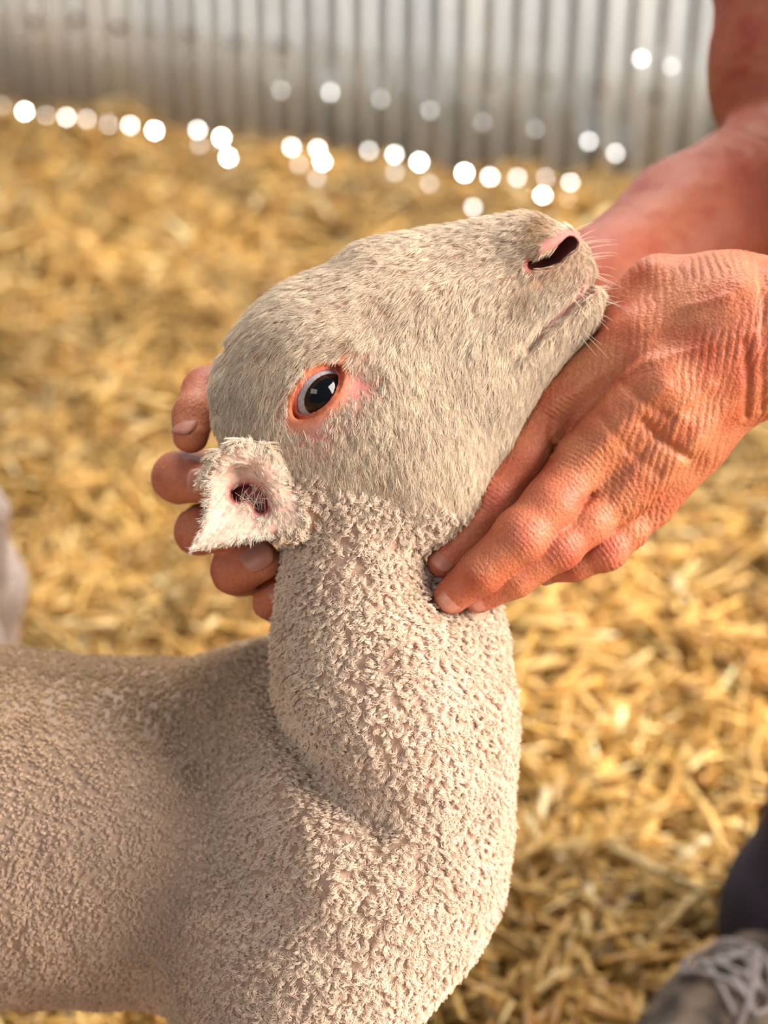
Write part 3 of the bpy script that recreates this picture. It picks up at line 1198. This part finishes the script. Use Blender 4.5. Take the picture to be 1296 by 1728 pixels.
FIELD = np.array([  # pixel, then the lie of the coat in the picture (x right, y down)
    (1000, 430, 0.7, 0.5), (930, 365, -0.8, 0.2), (860, 420, -0.9, 0.35), (800, 400, -1, 0.25), (700, 430, -0.85, 0.5), (600, 470, -0.95, 0.35),
    (500, 500, -0.95, 0.35), (420, 580, -0.7, 0.7), (370, 680, -0.2, 1), (800, 520, -0.45, 0.9), (720, 560, -0.2, 1), (650, 520, -0.6, 0.8),
    (640, 650, 0.35, 0.9), (750, 650, 0.15, 1), (850, 600, -0.1, 1), (900, 520, -0.4, 0.9), (960, 470, -0.5, 0.8), (950, 570, -0.3, 0.95),
    (700, 780, 0.2, 1), (800, 780, 0.1, 1), (620, 750, 0.15, 1), (480, 730, 0.2, 0.98), (450, 650, -0.3, 0.95), (560, 560, -0.8, 0.4),
    (520, 800, 0.1, 1), (600, 860, 0.1, 1), (1010, 520, 0.1, 1), (400, 800, -0.3, 0.5), (340, 880, -0.35, 0.9), (380, 920, -0.6, 0.6),
    (450, 880, -0.5, 0.7), (420, 860, -0.2, -0.9), (600, 1000, 0.05, 1), (760, 1200, 0.1, 1), (500, 1200, -0.2, 1), (200, 1300, -0.5, 0.9),
    (0, 1300, -0.5, 0.9), (600, 1500, 0, 1), (200, 1100, -0.9, 0.3)], float)


def coat_dir(p, n):
    px, py = proj(p)
    w = 1.0 / ((px[:, None] - FIELD[None, :, 0]) ** 2 + (py[:, None] - FIELD[None, :, 1]) ** 2 + 300) ** 1.5
    d = (w[:, :, None] * FIELD[None, :, 2:]).sum(1)
    d = np.stack([d[:, 0], -d[:, 1], np.zeros(len(d))], -1)
    d /= np.linalg.norm(d, axis=1)[:, None] + 1e-9
    er = is_ear(p)
    if er.any():
        rx, ry = px[er] - 420, py[er] - 832
        ex = np.stack([rx - 20, -(ry + 12), np.zeros(len(rx))], -1)
        d[er] = ex / (np.linalg.norm(ex, axis=1)[:, None] + 1e-9)
    # near the profile the coat follows the surface away from the camera side
    t = d - n * (d * n).sum(1)[:, None]
    return t / (np.linalg.norm(t, axis=1)[:, None] + 1e-9)


def build_curves(name, pts, rad_root, rad_tip, colors, mat, parent):
    """pts (n,k,3) in world metres relative to the parent"""
    n, k, _ = pts.shape
    hc = bpy.data.hair_curves.new(name)
    hc.add_curves([k] * n)
    hc.attributes['position'].data.foreach_set('vector', pts.astype(np.float32).ravel())
    ra = hc.attributes.get('radius') or hc.attributes.new('radius', 'FLOAT', 'POINT')
    t = np.linspace(0, 1, k)
    prof = rad_root + (rad_tip - rad_root) * t ** 1.5
    ra.data.foreach_set('value', np.tile(prof, n).astype(np.float32))
    ca = hc.attributes.new('tint', 'FLOAT_COLOR', 'CURVE')
    c = np.ones((n, 4), np.float32)
    c[:, :3] = colors
    ca.data.foreach_set('color', c.ravel())
    hc.materials.append(mat)
    o = link(name, hc)
    o.parent = parent
    o['kind'] = 'stuff'
    return o


def bare(p):
    """1 where no hair grows: lids, nostril, lips, ear canal"""
    px, py = proj(p)
    near = p[:, 2] > -700
    al = eye_almond(p)
    q = np.linalg.norm(p - EYE_C, axis=1)
    b = ((al < 3.0) & (q < 22) & near).astype(float)
    nd = polyline2(px, py, [(897, 447), (918, 442), (942, 430), (962, 410)])
    b = np.maximum(b, ((nd < 11) & near) * 1.0)
    b = np.maximum(b, (polyline2(px, py, [(930, 410), (955, 397), (976, 397)]) < 9) * near * 1.0)
    b = np.maximum(b, (polyline2(px, py, [(1008, 466), (985, 494), (950, 526), (915, 558)]) < 5.5) * 1.0)
    b = np.maximum(b, (polyline2(px, py, CANAL) < 13) * near * 1.0)
    return b


def coat(n_cl, per, weight, length, spread, conv, lift, curl, k, seed, even):
    """clumped strands: returns (n,k,3) points in camera mm, root position and normal of each clump"""
    rng = np.random.default_rng(seed)
    p, n = sample_surface(LV, LQ, n_cl * 4, weight, rng)
    # thin to an even spread: one root per small cell, in two offset passes
    for off in (0.0, 0.5):
        cell = np.floor(p / even + off).astype(np.int64)
        _, first = np.unique((cell[:, 0] * 7919 + cell[:, 1]) * 7919 + cell[:, 2], return_index=True)
        first = rng.permutation(first)
        p, n = p[first], n[first]
    p, n = p[:n_cl], n[:n_cl]
    n_cl = len(p)
    t = coat_dir(p, n)
    b = np.cross(n, t)
    ang = rng.normal(0, 0.26, n_cl)
    t2 = t * np.cos(ang)[:, None] + b * np.sin(ang)[:, None]
    b2 = np.cross(n, t2)
    ln = length(p) * rng.uniform(0.75, 1.25, n_cl)
    lf = lift(p) * rng.uniform(0.7, 1.3, n_cl)
    sp = spread(p)
    cu = curl(p)
    phase = rng.uniform(0, 2 * math.pi, n_cl)
    hand_ = rng.choice([-1, 1], n_cl)
    out = np.empty((n_cl, per, k, 3))
    s = np.linspace(0, 1, k)
    for j in range(per):
        a = rng.uniform(0, 2 * math.pi, n_cl)
        rr = np.sqrt(rng.random(n_cl)) * sp
        off = t2 * (rr * np.cos(a))[:, None] + b2 * (rr * np.sin(a))[:, None]
        l2 = ln * rng.uniform(0.75, 1.1, n_cl)
        ja = rng.normal(0, 0.13, n_cl)
        dt = t2 * np.cos(ja)[:, None] + b2 * np.sin(ja)[:, None]
        for i, u in enumerate(s):
            along = l2 * u
            h = np.sin(lf) * along * (1 - 0.35 * u)
            q = p + off * (1 - conv * u ** 1.2) + dt * (np.cos(lf) * along)[:, None] + n * h[:, None]
            th_ = phase + hand_ * u * 2 * math.pi * 1.35
            w = cu * min(1.0, u * 2.2)
            q = q + (b2 * (w * np.cos(th_))[:, None] + (n * 0.75 + t2 * 0.5) * (w * np.sin(th_))[:, None])
            out[:, j, i] = q - n * 0.5
    return out.reshape(-1, k, 3), np.repeat(p, per, 0), np.repeat(n, per, 0)


def clear_of_hands(pts):
    tip = pts[:, -1]
    mid = pts[:, pts.shape[1] // 2]
    px, py = proj(mid)
    m = (px > 220) & (px < 1150) & (py > 300) & (py < 1150)
    ok = np.ones(len(pts), bool)
    idx = np.where(m)[0]
    ok[idx] = (hands(tip[idx]) > 0.15) & (hands(mid[idx]) > 0.0)
    return ok


def facing(n):
    return 0.22 + 0.78 * np.clip((n[:, 2] + 0.6) * 2.2, 0, 1)


def is_ear(p):
    px, py = proj(p)
    return (polygon2(px, py, EAR_POLY) < 6) & (p[:, 2] > -684)


def wool_amount(p):
    px, py = proj(p)
    # cheek hair gives way to curls behind the jaw
    line = 845 + 0.16 * (px - 600) - 40 * g2(px, py, 500, 830, 60) + 12 * vnoise(p, 12, 31)
    w = np.clip((py - line) / 45 + 0.5, 0, 1)
    return np.where(is_ear(p), 0, w)


# face and ear fur
def w_fur(p, n):
    px, py = proj(p)
    pk = np.clip(0.8 * g2(px, py, 602, 645, 40) + 0.7 * g2(px, py, 530, 728, 40), 0, 1) * (p[:, 2] > -690)
    return (1 - wool_amount(p)) * (1 - bare(p)) * facing(n) * (py < 1000) * (1 - 0.82 * pk)


def len_fur(p):
    px, py = proj(p)
    l = 5.8 + 3.0 * g2(px, py, 760, 660, 190) + 1.0 * g2(px, py, 450, 640, 80) - 1.6 * g2(px, py, 950, 440, 90) - 2.6 * g2(px, py, 560, 660, 60) - 3.2 * g2(px, py, 606, 645, 44) - 2.0 * g2(px, py, 530, 730, 40)
    return np.where(is_ear(p), 3.9, np.maximum(l, 1.8))


def tint_fur(p, rng):
    n = len(p)
    px, py = proj(p)
    c = np.tile(np.array([0.81, 0.66, 0.51]), (n, 1)) * (1 + 0.12 * vnoise(p, 16, 51))[:, None]
    er = is_ear(p)
    c[er] = np.array([0.90, 0.78, 0.66])
    top = np.clip(0.5 * g2(px, py, 620, 470, 120), 0, 1)
    c = c * (1 - 0.35 * top[:, None] * np.array([0.3, 0.35, 0.45]))
    st = np.clip(1.1 * g2(px, py, 915, 388, 26) + 0.6 * g2(px, py, 882, 500, 24) + 0.6 * g2(px, py, 935, 452, 30) + 0.5 * g2(px, py, 985, 428, 34) + 0.5 * g2(px, py, 1000, 470, 18)
                 + 0.5 * g2(px, py, 590, 575, 16), 0, 0.85) * (p[:, 2] > -712)
    c = c * (1 - st[:, None]) + np.array([0.30, 0.17, 0.07]) * st[:, None]
    cl = np.repeat(rng.uniform(0.68, 1.14, n // 9 + 1), 9)[:n]
    return np.clip(c * (cl * rng.uniform(0.85, 1.15, n))[:, None], 0, 0.95)


M_FUR = mat_hair('face_fur', 0.5, 0.22)
pts, rp, rn = coat(17000, 9, w_fur, len_fur, lambda p: np.where(is_ear(p), 1.3, 1.5), 0.5, lambda p: np.where(is_ear(p), 0.34, 0.34) + 0.1 * vnoise(p, 14, 40),
                   lambda p: 0.10 + 0.35 * wool_amount(p), 5, 101, 0.95)
ok = clear_of_hands(pts)
pts, rp = pts[ok], rp[ok]
rng = np.random.default_rng(5)
build_curves('face_fur', cam_to_world(pts) - lamb_base, 0.00009, 0.00003, tint_fur(rp, rng), M_FUR, lamb)

# fleece
def w_wool(p, n):
    px, py = proj(p)
    vis = ((px > -60) & (px < 1000) & (py < 1790)) * 1.0
    d = np.where(px < 420, 1.9, 1.0)
    hoof = cam_to_world(p)[:, 2] < 0.05
    return wool_amount(p) * facing(n) * (0.22 + 0.78 * vis) * d * ~hoof


def tint_wool(p, rng):
    n = len(p)
    px, py = proj(p)
    c = lerp3((0.87, 0.69, 0.55), (0.63, 0.465, 0.35), torso_amt(p))  # trunk darker: dirty fleece plus the shaded side's tone put into the colour
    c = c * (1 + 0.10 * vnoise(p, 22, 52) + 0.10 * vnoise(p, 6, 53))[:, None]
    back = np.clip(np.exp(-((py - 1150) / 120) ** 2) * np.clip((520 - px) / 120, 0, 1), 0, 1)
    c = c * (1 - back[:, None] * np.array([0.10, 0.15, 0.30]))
    return np.clip(c * rng.uniform(0.85, 1.12, (n, 1)), 0, 0.95)


M_WOOL = mat_hair('fleece', 0.65, 0.22)
pts, rp, rn = coat(52000, 9, w_wool, lambda p: 5.2 - 2.0 * torso_amt(p), lambda p: 1.65 - 0.35 * torso_amt(p), 0.66,
                   lambda p: 0.95 + 0.3 * vnoise(p, 15, 41), lambda p: 0.95 - 0.4 * torso_amt(p), 6, 202, 1.1)
ok = clear_of_hands(pts)
pts, rp = pts[ok], rp[ok]
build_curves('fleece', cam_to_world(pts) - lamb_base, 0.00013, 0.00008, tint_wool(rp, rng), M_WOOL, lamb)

# whiskers on the muzzle and long hairs in the ear
rng = np.random.default_rng(9)
wk = []
for _ in range(42):
    px0, py0 = rng.choice([0, 1]) and (rng.uniform(990, 1018), rng.uniform(410, 520)) or (rng.uniform(930, 1015), rng.uniform(540, 600))
    wk.append((px0, py0))
roots, nr = sample_surface(LV, LQ, 4000, lambda p, n: ((lambda a, b: ((a > 960) & (b > 380) & (b < 620) & (n[:, 0] > 0.25)).astype(float))(*proj(p))) * (1 - bare(p)), rng)
sel = rng.choice(len(roots), 70, False)
roots, nr = roots[sel], nr[sel]
s = np.linspace(0, 1, 6)
ln = rng.uniform(5, 15, len(roots))
dr = nr + rng.normal(0, 0.25, nr.shape)
dr /= np.linalg.norm(dr, axis=1)[:, None]
pt = roots[:, None] + dr[:, None] * (ln[:, None] * s[None])[..., None] + np.array([0.3, -0.5, 0.1]) * (ln[:, None] * s[None] ** 2 * 0.35)[..., None]
# ear hairs crossing the canal
m = 45
er0 = np.array([P(x, y, 668) for x, y in zip(rng.uniform(395, 450, m), rng.uniform(838, 885, m))])
to = np.array([P(x, y, 655) for x, y in zip(rng.uniform(390, 455, m), rng.uniform(800, 850, m))])
dd = to - er0
pe = er0[:, None] + dd[:, None] * s[None, :, None] * rng.uniform(0.6, 1.0, (m, 1, 1)) + np.array([0, 0, 1.0]) * (np.sin(s * math.pi) * 2)[None, :, None]
allp = np.concatenate([pt, pe])
ok = hands(allp[:, -1]) > 0.2
build_curves('whisker', cam_to_world(allp[ok]) - lamb_base, 0.00010, 0.00003, np.tile([0.85, 0.76, 0.62], (ok.sum(), 1)), M_FUR, lamb)

# ------------------------------------------------------------------ the person's hands and arms
M_SKIN = mat_human_skin()
M_NAIL = mat_simple('fingernail', (0.45, 0.175, 0.115), 0.42, var=0.08, noise_scale=200)

person_base = cam_to_world(P(1330, 1640, 1130))
person_base[2] = 0.0
person = empty('person', person_base)
tag(person, 'person with bare tanned arms in dark trousers and worn boots cradling the lamb', 'person')


def skin_tint(v, base, red):
    c = np.tile(np.array(base), (len(v), 1))
    k = np.clip(0.5 + 0.5 * vnoise(v, 22, 61) + 0.25 * vnoise(v, 9, 62), 0, 1)
    return c * (1 - k[:, None]) + np.array(red) * k[:, None]


def wrinkle(v, n, joints, amp, wl, reach):
    """cross wrinkles over a set of joints: (centre, direction across which the lines repeat)"""
    d = np.zeros(len(v))
    for c, ax, rch, a in joints:
        q = v - c
        along = q @ ax
        m = np.exp(-(np.linalg.norm(q, axis=1) / (rch)) ** 2)
        ph_ = along / wl * 2 * math.pi + 2.2 * vnoise(v, 5.0, 71)
        d += a * amp * m * np.minimum(0, np.sin(ph_) + 0.1)
    return d


def unit(a):
    return a / np.linalg.norm(a)


nlo = np.array([0.0, -48.0, -800.0])
nv, nq = mesh_sdf(hand_sdf_near, (12, -60, -800), (215, 128, -648), 0.75)
nv = relax(nv, nq, 1, 0.35)
nn = vnormals(nv, nq)
jl = []
for pts_, rs in NEAR_FINGERS:
    jl.append((pts_[2] + np.array([0, 0, rs[2]]), unit(pts_[3] - pts_[1]), 8.5, 1.0))
    jl.append((pts_[3] + np.array([0, 0, rs[3]]), unit(pts_[4] - pts_[2]), 6.0, 0.7))
    jl.append((pts_[0] + np.array([0, 0, rs[0]]), unit(pts_[1] - pts_[0]), 14, 0.9))
ap = unit(NEAR_ARM[0][1] - NEAR_METAS[1][0][1])
dv = wrinkle(nv, nn, jl, 0.75, 2.0, 8)
npx, npy = proj(nv)
back = np.clip((npx - 980) / 80, 0, 1)
wr_ = np.sin((nv @ unit(np.array([1.0, -0.15, 0]))) / 1.7 * math.pi + 2.6 * vnoise(nv, 6.0, 72))
dv += back * 0.45 * np.minimum(0, wr_) * np.clip(0.6 + vnoise(nv, 12, 73), 0, 1.2)
dv += 0.35 * vnoise(nv, 7.0, 74) * back + 0.07 * vnoise(nv, 2.2, 75)
# veins
for poly in ([(1010, 660), (1090, 610), (1180, 590), (1270, 560)], [(1060, 770), (1130, 700), (1200, 650)], [(1100, 560), (1150, 520), (1230, 500)]):
    dv += 0.9 * np.exp(-(polyline2(npx, npy, poly) / 8) ** 2) * (nv[:, 2] > -700)
nv = nv + nn * dv[:, None]
c = skin_tint(nv, (0.51, 0.188, 0.09), (0.43, 0.105, 0.056))
kn = np.zeros(len(nv))
for pts_, rs in NEAR_FINGERS:
    kn += 0.8 * np.exp(-(np.linalg.norm(nv - pts_[2] - np.array([0, 0, rs[2]]), axis=1) / 8) ** 2)
    kn += 0.6 * np.exp(-(np.linalg.norm(nv - pts_[4], axis=1) / 12) ** 2)
kn = np.clip(kn, 0, 0.8)
c = c * (1 - kn[:, None]) + np.array([0.52, 0.14, 0.09]) * kn[:, None]
hand = link('arm', new_mesh('arm', cam_to_world(nv) - person_base, nq, M_SKIN, color=c))
hand.parent = person

# forearm beyond the picture, in the same object family: coarser continuation joined into the arm mesh
fv, fq = mesh_sdf(hand_sdf_near, (205, -80, -950), (560, 520, -480), 3.6)
fcx = fv[fq].mean(1)
fq = fq[fcx[:, 0] > 213]
fv, fq = compact(fv, fq)
me2 = hand.data
allv = np.concatenate([nv, fv])
allq = np.concatenate([nq[nv[nq].mean(1)[:, 0] < 214.2], fq + len(nv)])
hand.data = new_mesh('arm', cam_to_world(allv) - person_base, allq, M_SKIN, color=np.concatenate([c, skin_tint(fv, (0.51, 0.188, 0.09), (0.43, 0.105, 0.056))]))
hand['label'] = 'wrinkled tanned hand under the jaw'

av, aq = mesh_sdf(hand_sdf_far, (-130, -80, -1060), (390, 700, -680), 1.6)
av = relax(av, aq, 1, 0.4)
an = vnormals(av, aq)
av = av + an * (0.35 * vnoise(av, 6, 81) + 0.6 * vnoise(av, 22, 82))[:, None]
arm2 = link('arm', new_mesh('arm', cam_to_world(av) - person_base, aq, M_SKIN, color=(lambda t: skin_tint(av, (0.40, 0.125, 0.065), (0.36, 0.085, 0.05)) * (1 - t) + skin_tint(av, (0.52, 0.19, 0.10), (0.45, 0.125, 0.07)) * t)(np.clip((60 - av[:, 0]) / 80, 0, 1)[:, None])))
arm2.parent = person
arm2['label'] = 'tanned arm reaching behind the lamb, fingers round its neck'


def nail(center, along, normal, w, l, parent):
    """a slightly domed nail plate"""
    z = unit(np.asarray(normal, float))
    x = unit(along - z * (along @ z))
    y = np.cross(z, x)
    V, T = [], []
    nu_, nv2 = 9, 9
    for lay in (0, 1):
        for i in range(nu_):
            for j in range(nv2):
                a, b = (i / (nu_ - 1) - 0.5) * 2, (j / (nv2 - 1) - 0.5) * 2
                a2, b2 = a * math.sqrt(1 - b * b / 2.6), b * math.sqrt(1 - a * a / 2.6)
                h = -0.20 * w * b2 * b2 - 0.06 * l * max(a2, -0.2) ** 2 - (0.7 if lay else 0)
                V.append(center + x * a2 * l / 2 + y * b2 * w / 2 + z * h)
    g = lambda lay, i, j: lay * nu_ * nv2 + i * nv2 + j
    for i in range(nu_ - 1):
        for j in range(nv2 - 1):
            T.append([g(0, i, j), g(0, i + 1, j), g(0, i + 1, j + 1), g(0, i, j + 1)])
            T.append([g(1, i, j), g(1, i, j + 1), g(1, i + 1, j + 1), g(1, i + 1, j)])
    for i in range(nu_ - 1):
        T += [[g(0, i, 0), g(1, i, 0), g(1, i + 1, 0), g(0, i + 1, 0)], [g(0, i, nv2 - 1), g(0, i + 1, nv2 - 1), g(1, i + 1, nv2 - 1), g(1, i, nv2 - 1)]]
    for j in range(nv2 - 1):
        T += [[g(0, 0, j), g(0, 0, j + 1), g(1, 0, j + 1), g(1, 0, j)], [g(0, nu_ - 1, j), g(1, nu_ - 1, j), g(1, nu_ - 1, j + 1), g(0, nu_ - 1, j + 1)]]
    o = link('fingernail', new_mesh('fingernail', cam_to_world(np.array(V)) - person_base, np.array(T), M_NAIL))
    o.parent = parent
    return o


for (pts_, rs), nrm in zip(NEAR_FINGERS, ((0.05, 0.25, 1), (0.0, -0.1, 1), (0.05, -0.1, 1), (0.1, -0.6, 0.7))):
    nz = unit(np.array(nrm, float))
    d = unit(pts_[4] - pts_[3])
    cpt = pts_[4] - d * 0.5 + nz * (rs[4] - 0.1)
    nail(cpt + nz * 0.35, d, nz, rs[4] * 1.45, rs[4] * 1.7, hand)
FAR_NAILS = [((-0.35, 0.75, 0.75), 0.0, (-0.2, -1, 0.2)), ((0.15, 0.0, 1), 0, (1, -0.1, 0.2)), ((0.1, 0.1, 1), 0, (1, 0, 0.3)), ((-0.15, 0.35, 1), 0, (0.75, 0.55, 0.2)), ((0, 0.1, 1), 0, (0.8, 0.5, 0.2))]
for (pts_, rs), (nrm, _, al_) in zip(FAR_FINGERS, FAR_NAILS):
    nz = unit(np.array(nrm, float))
    nail(pts_[4] + nz * (rs[4] + 0.4), np.array(al_, float), nz, rs[4] * 1.4, rs[4] * 1.6, arm2)

# ------------------------------------------------------------------ trousers and boot
M_TROUSER = mat_simple('navy_trousers', (0.016, 0.011, 0.022), 0.85, bump_scale=500, bump_strength=0.5, bump_dist=0.001, var=0.4, noise_scale=30)
M_BOOT = mat_simple('worn_suede', (0.10, 0.072, 0.052), 0.9, bump_scale=160, bump_strength=0.6, bump_dist=0.002, var=0.75, noise_scale=48)
M_SOLE = mat_simple('boot_sole', (0.05, 0.04, 0.035), 0.8)
M_LACE = mat_simple('boot_lace', (0.24, 0.205, 0.20), 0.85, bump_scale=900, bump_strength=0.4)

ank = cam_to_world(P(1368, 1515, 1130))          # middle of the trouser opening
ank_c = world_to_cam(ank)
knee_w = ank + np.array([0.16, 0.02, 0.36])
hip_w = knee_w + np.array([0.22, 0.10, 0.30])


hip2_w = hip_w + np.array([0.04, -0.19, 0.02])
knee2_w = np.array([0.66, 0.62, 0.44])
ank2 = np.array([0.86, 0.62, 0.085])


def trouser_sdf(p):
    c = world_to_cam
    f = None
    for a, k_, h_ in ((ank + np.array([-0.008, 0, -0.03]), knee_w, hip_w), (ank2 + np.array([-0.008, 0, -0.03]), knee2_w, hip2_w)):
        a, k_, h_ = c(a), c(k_), c(h_)
        d = chain(p, [a, (a * 0.72 + k_ * 0.28), k_, h_], [60, 68, 78, 95], 25)
        f = d if f is None else smin(f, d, 18)
    f = smin(f, rcone(p, c(hip_w + np.array([0.03, -0.03, 0.04])), c(hip2_w + np.array([0.0, 0.03, 0.04])), 110, 110), 30)
    wz = cam_to_world(p)
    f = smax(f, (ank[2] - 0.04 - wz[:, 2]) * 1000, 3)
    # cloth folds
    t = (wz[:, 2] - ank[2]) * 1000
    return f + 3.0 * np.sin(t / 17.0 + (wz[:, 0] - ank[0]) * 40) * np.clip(1 - t / 160, 0.1, 1)


tv, tq = mesh_sdf(trouser_sdf, ank_c + np.array([-140, -260, -520]), ank_c + np.array([820, 960, 780]), 6.0)
o = link('trousers', new_mesh('trousers', cam_to_world(tv) - person_base, tq, M_TROUSER))
o.parent = person

M_SHIRT = mat_simple('grey_blue_shirt', (0.10, 0.13, 0.18), 0.9, bump_scale=500, bump_strength=0.4, bump_dist=0.001, var=0.25, noise_scale=14)
SH_FAR = cam_to_world(P(1400, -800, 960))
SH_NEAR = np.array([0.40, 0.78, 0.98])


def shirt_sdf(p):
    c = world_to_cam
    mid = (hip_w + hip2_w) / 2 + np.array([0.02, 0, 0.06])
    sh = (SH_FAR + SH_NEAR) / 2 + np.array([0.06, 0, 0.02])
    side = np.array([0, 0.085, 0])
    f = None
    for sg in (-1, 1):
        d = chain(p, [c(mid + side * sg), c((mid + sh) / 2 + side * sg * 1.15 + np.array([0, 0, 0.03])), c(sh + side * sg * 1.1)], [112, 112, 95], 20)
        f = d if f is None else smin(f, d, 30)
    f = smin(f, rcone(p, c(SH_FAR), c(SH_NEAR), 68, 68), 30)
    f = smin(f, rcone(p, c(SH_FAR), c(SH_FAR * 0.55 + 0.45 * cam_to_world(P(1345, -420, 950))), 72, 68), 14)
    f = smin(f, rcone(p, c(SH_NEAR), c(SH_NEAR + np.array([0.02, -0.005, -0.11])), 70, 66), 14)
    w = cam_to_world(p)
    return f + 2.5 * np.sin(w[:, 0] * 70 + w[:, 2] * 45) * np.cos(w[:, 1] * 40)


sc_ = world_to_cam((SH_FAR + SH_NEAR + hip_w + hip2_w) / 4)
tv, tq = mesh_sdf(shirt_sdf, sc_ - 560, sc_ + 560, 9.0)
o = link('shirt', new_mesh('shirt', cam_to_world(tv) - person_base, tq, M_SHIRT))
o.parent = person

toe_dir = np.array([-0.80, -0.60, 0.0])
toe_dir /= np.linalg.norm(toe_dir)
side_dir = np.array([-toe_dir[1], toe_dir[0], 0])
heel = np.array([ank[0], ank[1], 0.0]) + np.array([0.055, 0.02, 0.0])


def boot_local(w):
    q = w - heel
    return np.stack([q @ toe_dir, q @ side_dir, q[:, 2]], -1) * 1000


def boot_sdf(p):
    b = boot_local(cam_to_world(p))
    A = lambda *t: np.array(t, float)
    f = chain(b, [A(10, 0, 48), A(90, 0, 48), A(175, 0, 42), A(215, 0, 40)], [38, 40, 40, 32], 14)
    f = smin(f, chain(b, [A(30, 0, 62), A(28, 0, 110), A(34, 0, 140)], [40, 38, 38], 10), 18)
    f = smin(f, chain(b, [A(70, 0, 72), A(140, 0, 54)], [30, 27], 10), 14)
    f = smax(f, 22 - b[:, 2], 4)
    f = f - 1.6 * np.exp(-(np.abs(b[:, 0] - 172) / 5) ** 2) + 1.2 * np.exp(-(np.abs(b[:, 0] - 163) / 3) ** 2)
    return f


bc_ = world_to_cam(heel + toe_dir * 0.1 + np.array([0, 0, 0.08]))
v_, q_ = mesh_sdf(boot_sdf, bc_ - 220, bc_ + 220, 3.0)
boot = link('boot', new_mesh('boot', cam_to_world(v_) - person_base, q_, M_BOOT))
boot.parent = person


def sole_sdf(p):
    b = boot_local(cam_to_world(p))
    d2 = chain(b * np.array([1, 1, 0]), [np.array([8.0, 0, 0]), np.array([110.0, 0, 0]), np.array([212.0, 0, 0])], [40, 39, 39], 12)
    return smax(d2 - 3, np.abs(b[:, 2] - 13) - 12, 3)


v_, q_ = mesh_sdf(sole_sdf, bc_ - 220, bc_ + 220, 3.0)
so = link('sole', new_mesh('sole', cam_to_world(v_) - person_base, q_, M_SOLE))
so.parent = boot


def boot_pt(x, y, z):
    return heel + toe_dir * x * 0.001 + side_dir * y * 0.001 + np.array([0, 0, z * 0.001])


def on_boot(x, y, up=4):
    """height of the upper above the point (x, y)"""
    zs = np.linspace(30, 180, 151)
    w = np.array([boot_pt(x, y, z) for z in zs])
    f = boot_sdf(world_to_cam(w))
    ins = np.where(f < 0)[0]
    z = zs[ins[-1]] if len(ins) else 60
    return boot_pt(x, y, z + up)


def lace(path, r=2.0):
    cps = np.array([on_boot(*c) if len(c) < 4 else boot_pt(*c[:3]) for c in path])
    t, xs = smooth_curve(np.arange(len(cps)), cps[:, 0], 30)
    ys = smooth_curve(np.arange(len(cps)), cps[:, 1], 30)[1]
    zs = smooth_curve(np.arange(len(cps)), cps[:, 2], 30)[1]
    v, tr = tube(np.stack([xs, ys, zs], -1), r * 0.001, 7)
    o = link('lace', new_mesh('lace', v - person_base, tr, M_LACE))
    o.parent = boot


for i in range(3):
    x = 138 + i * 15
    lace([(x, -24, 3), (x + 6, -8, 4), (x + 12, 8, 4), (x + 16, 24, 3)])
    lace([(x, 24, 3), (x + 6, 8, 6), (x + 12, -8, 6), (x + 16, -24, 3)])
lace([(136, 0, 6), (142, 18, 10), (156, 32, 7), (172, 30, 3), (162, 16, 5), (140, 2, 6)], 2.0)
lace([(136, 0, 6), (146, -18, 12), (164, -32, 8), (182, -26, 3), (166, -12, 6), (140, -2, 6)], 2.0)
lace([(138, 2, 7), (152, 14, 7), (170, 24, 4), (186, 30, 3)], 2.0)

shift = np.array([ank2[0] - ank[0], ank2[1] - ank[1], 0.0])
for src in [boot] + [c_ for c_ in COL.objects if c_.parent is boot]:
    c2 = src.copy()
    COL.objects.link(c2)
    if src is boot:
        boot2 = c2
        c2.parent = person
        c2.location = shift
    else:
        c2.parent = boot2

# ------------------------------------------------------------------ the other lamb standing behind
def other_sdf(p):
    w = (cam_to_world(p) - OTHER) * 1000
    A = lambda *t: np.array(t, float)
    f = ellip(w, A(-190, 0, 345), (205, 92, 98))
    f = smin(f, ellip(w, A(-60, 0, 320), (95, 88, 108)), 40)
    for sy in (-1, 1):
        f = smin(f, chain(w, [A(-28, 48 * sy, 290), A(14, 46 * sy, 205), A(12, 45 * sy, 130), A(20, 45 * sy, 20)], [66, 42, 28, 16], 10), 22)
        f = smin(f, chain(w, [A(-320, 48 * sy, 280), A(-320, 46 * sy, 150), A(-322, 45 * sy, 20)], [50, 22, 15], 10), 22)
    f = smin(f, chain(w, [A(24, 0, 370), A(48, 0, 300), A(44, 0, 215)], [16, 15, 10], 8), 8)
    f = smin(f, chain(w, [A(-370, 0, 390), A(-450, 0, 470)], [60, 45], 10), 30)
    f = smin(f, chain(w, [A(-460, 0, 500), A(-560, 0, 450)], [46, 26], 10), 16)
    for sy in (-1, 1):
        f = smin(f, ellip(w, A(-455, 62 * sy, 500), (16, 36, 9)), 8)
    return f


oc = P(2, 965, 1210)
ow = cam_to_world(oc)
OTHER = np.array([ow[0] - 0.052, ow[1], 0.012])
oc_c = world_to_cam(OTHER + np.array([-0.27, 0, 0.27]))
v_, q_ = mesh_sdf(other_sdf, oc_c - np.array([370, 330, 300]), oc_c + np.array([370, 330, 300]), 6.0)
M_OTHER = mat_simple('grey_cream_fleece', (0.62, 0.50, 0.45), 0.95, bump_scale=220, bump_strength=0.9, bump_dist=0.006, var=0.2, noise_scale=60)
lamb2 = link('lamb', new_mesh('lamb', cam_to_world(v_) - OTHER, q_, M_OTHER))
lamb2.location = OTHER
tag(lamb2, 'second lamb standing in the straw behind, only its rump showing', 'lamb')
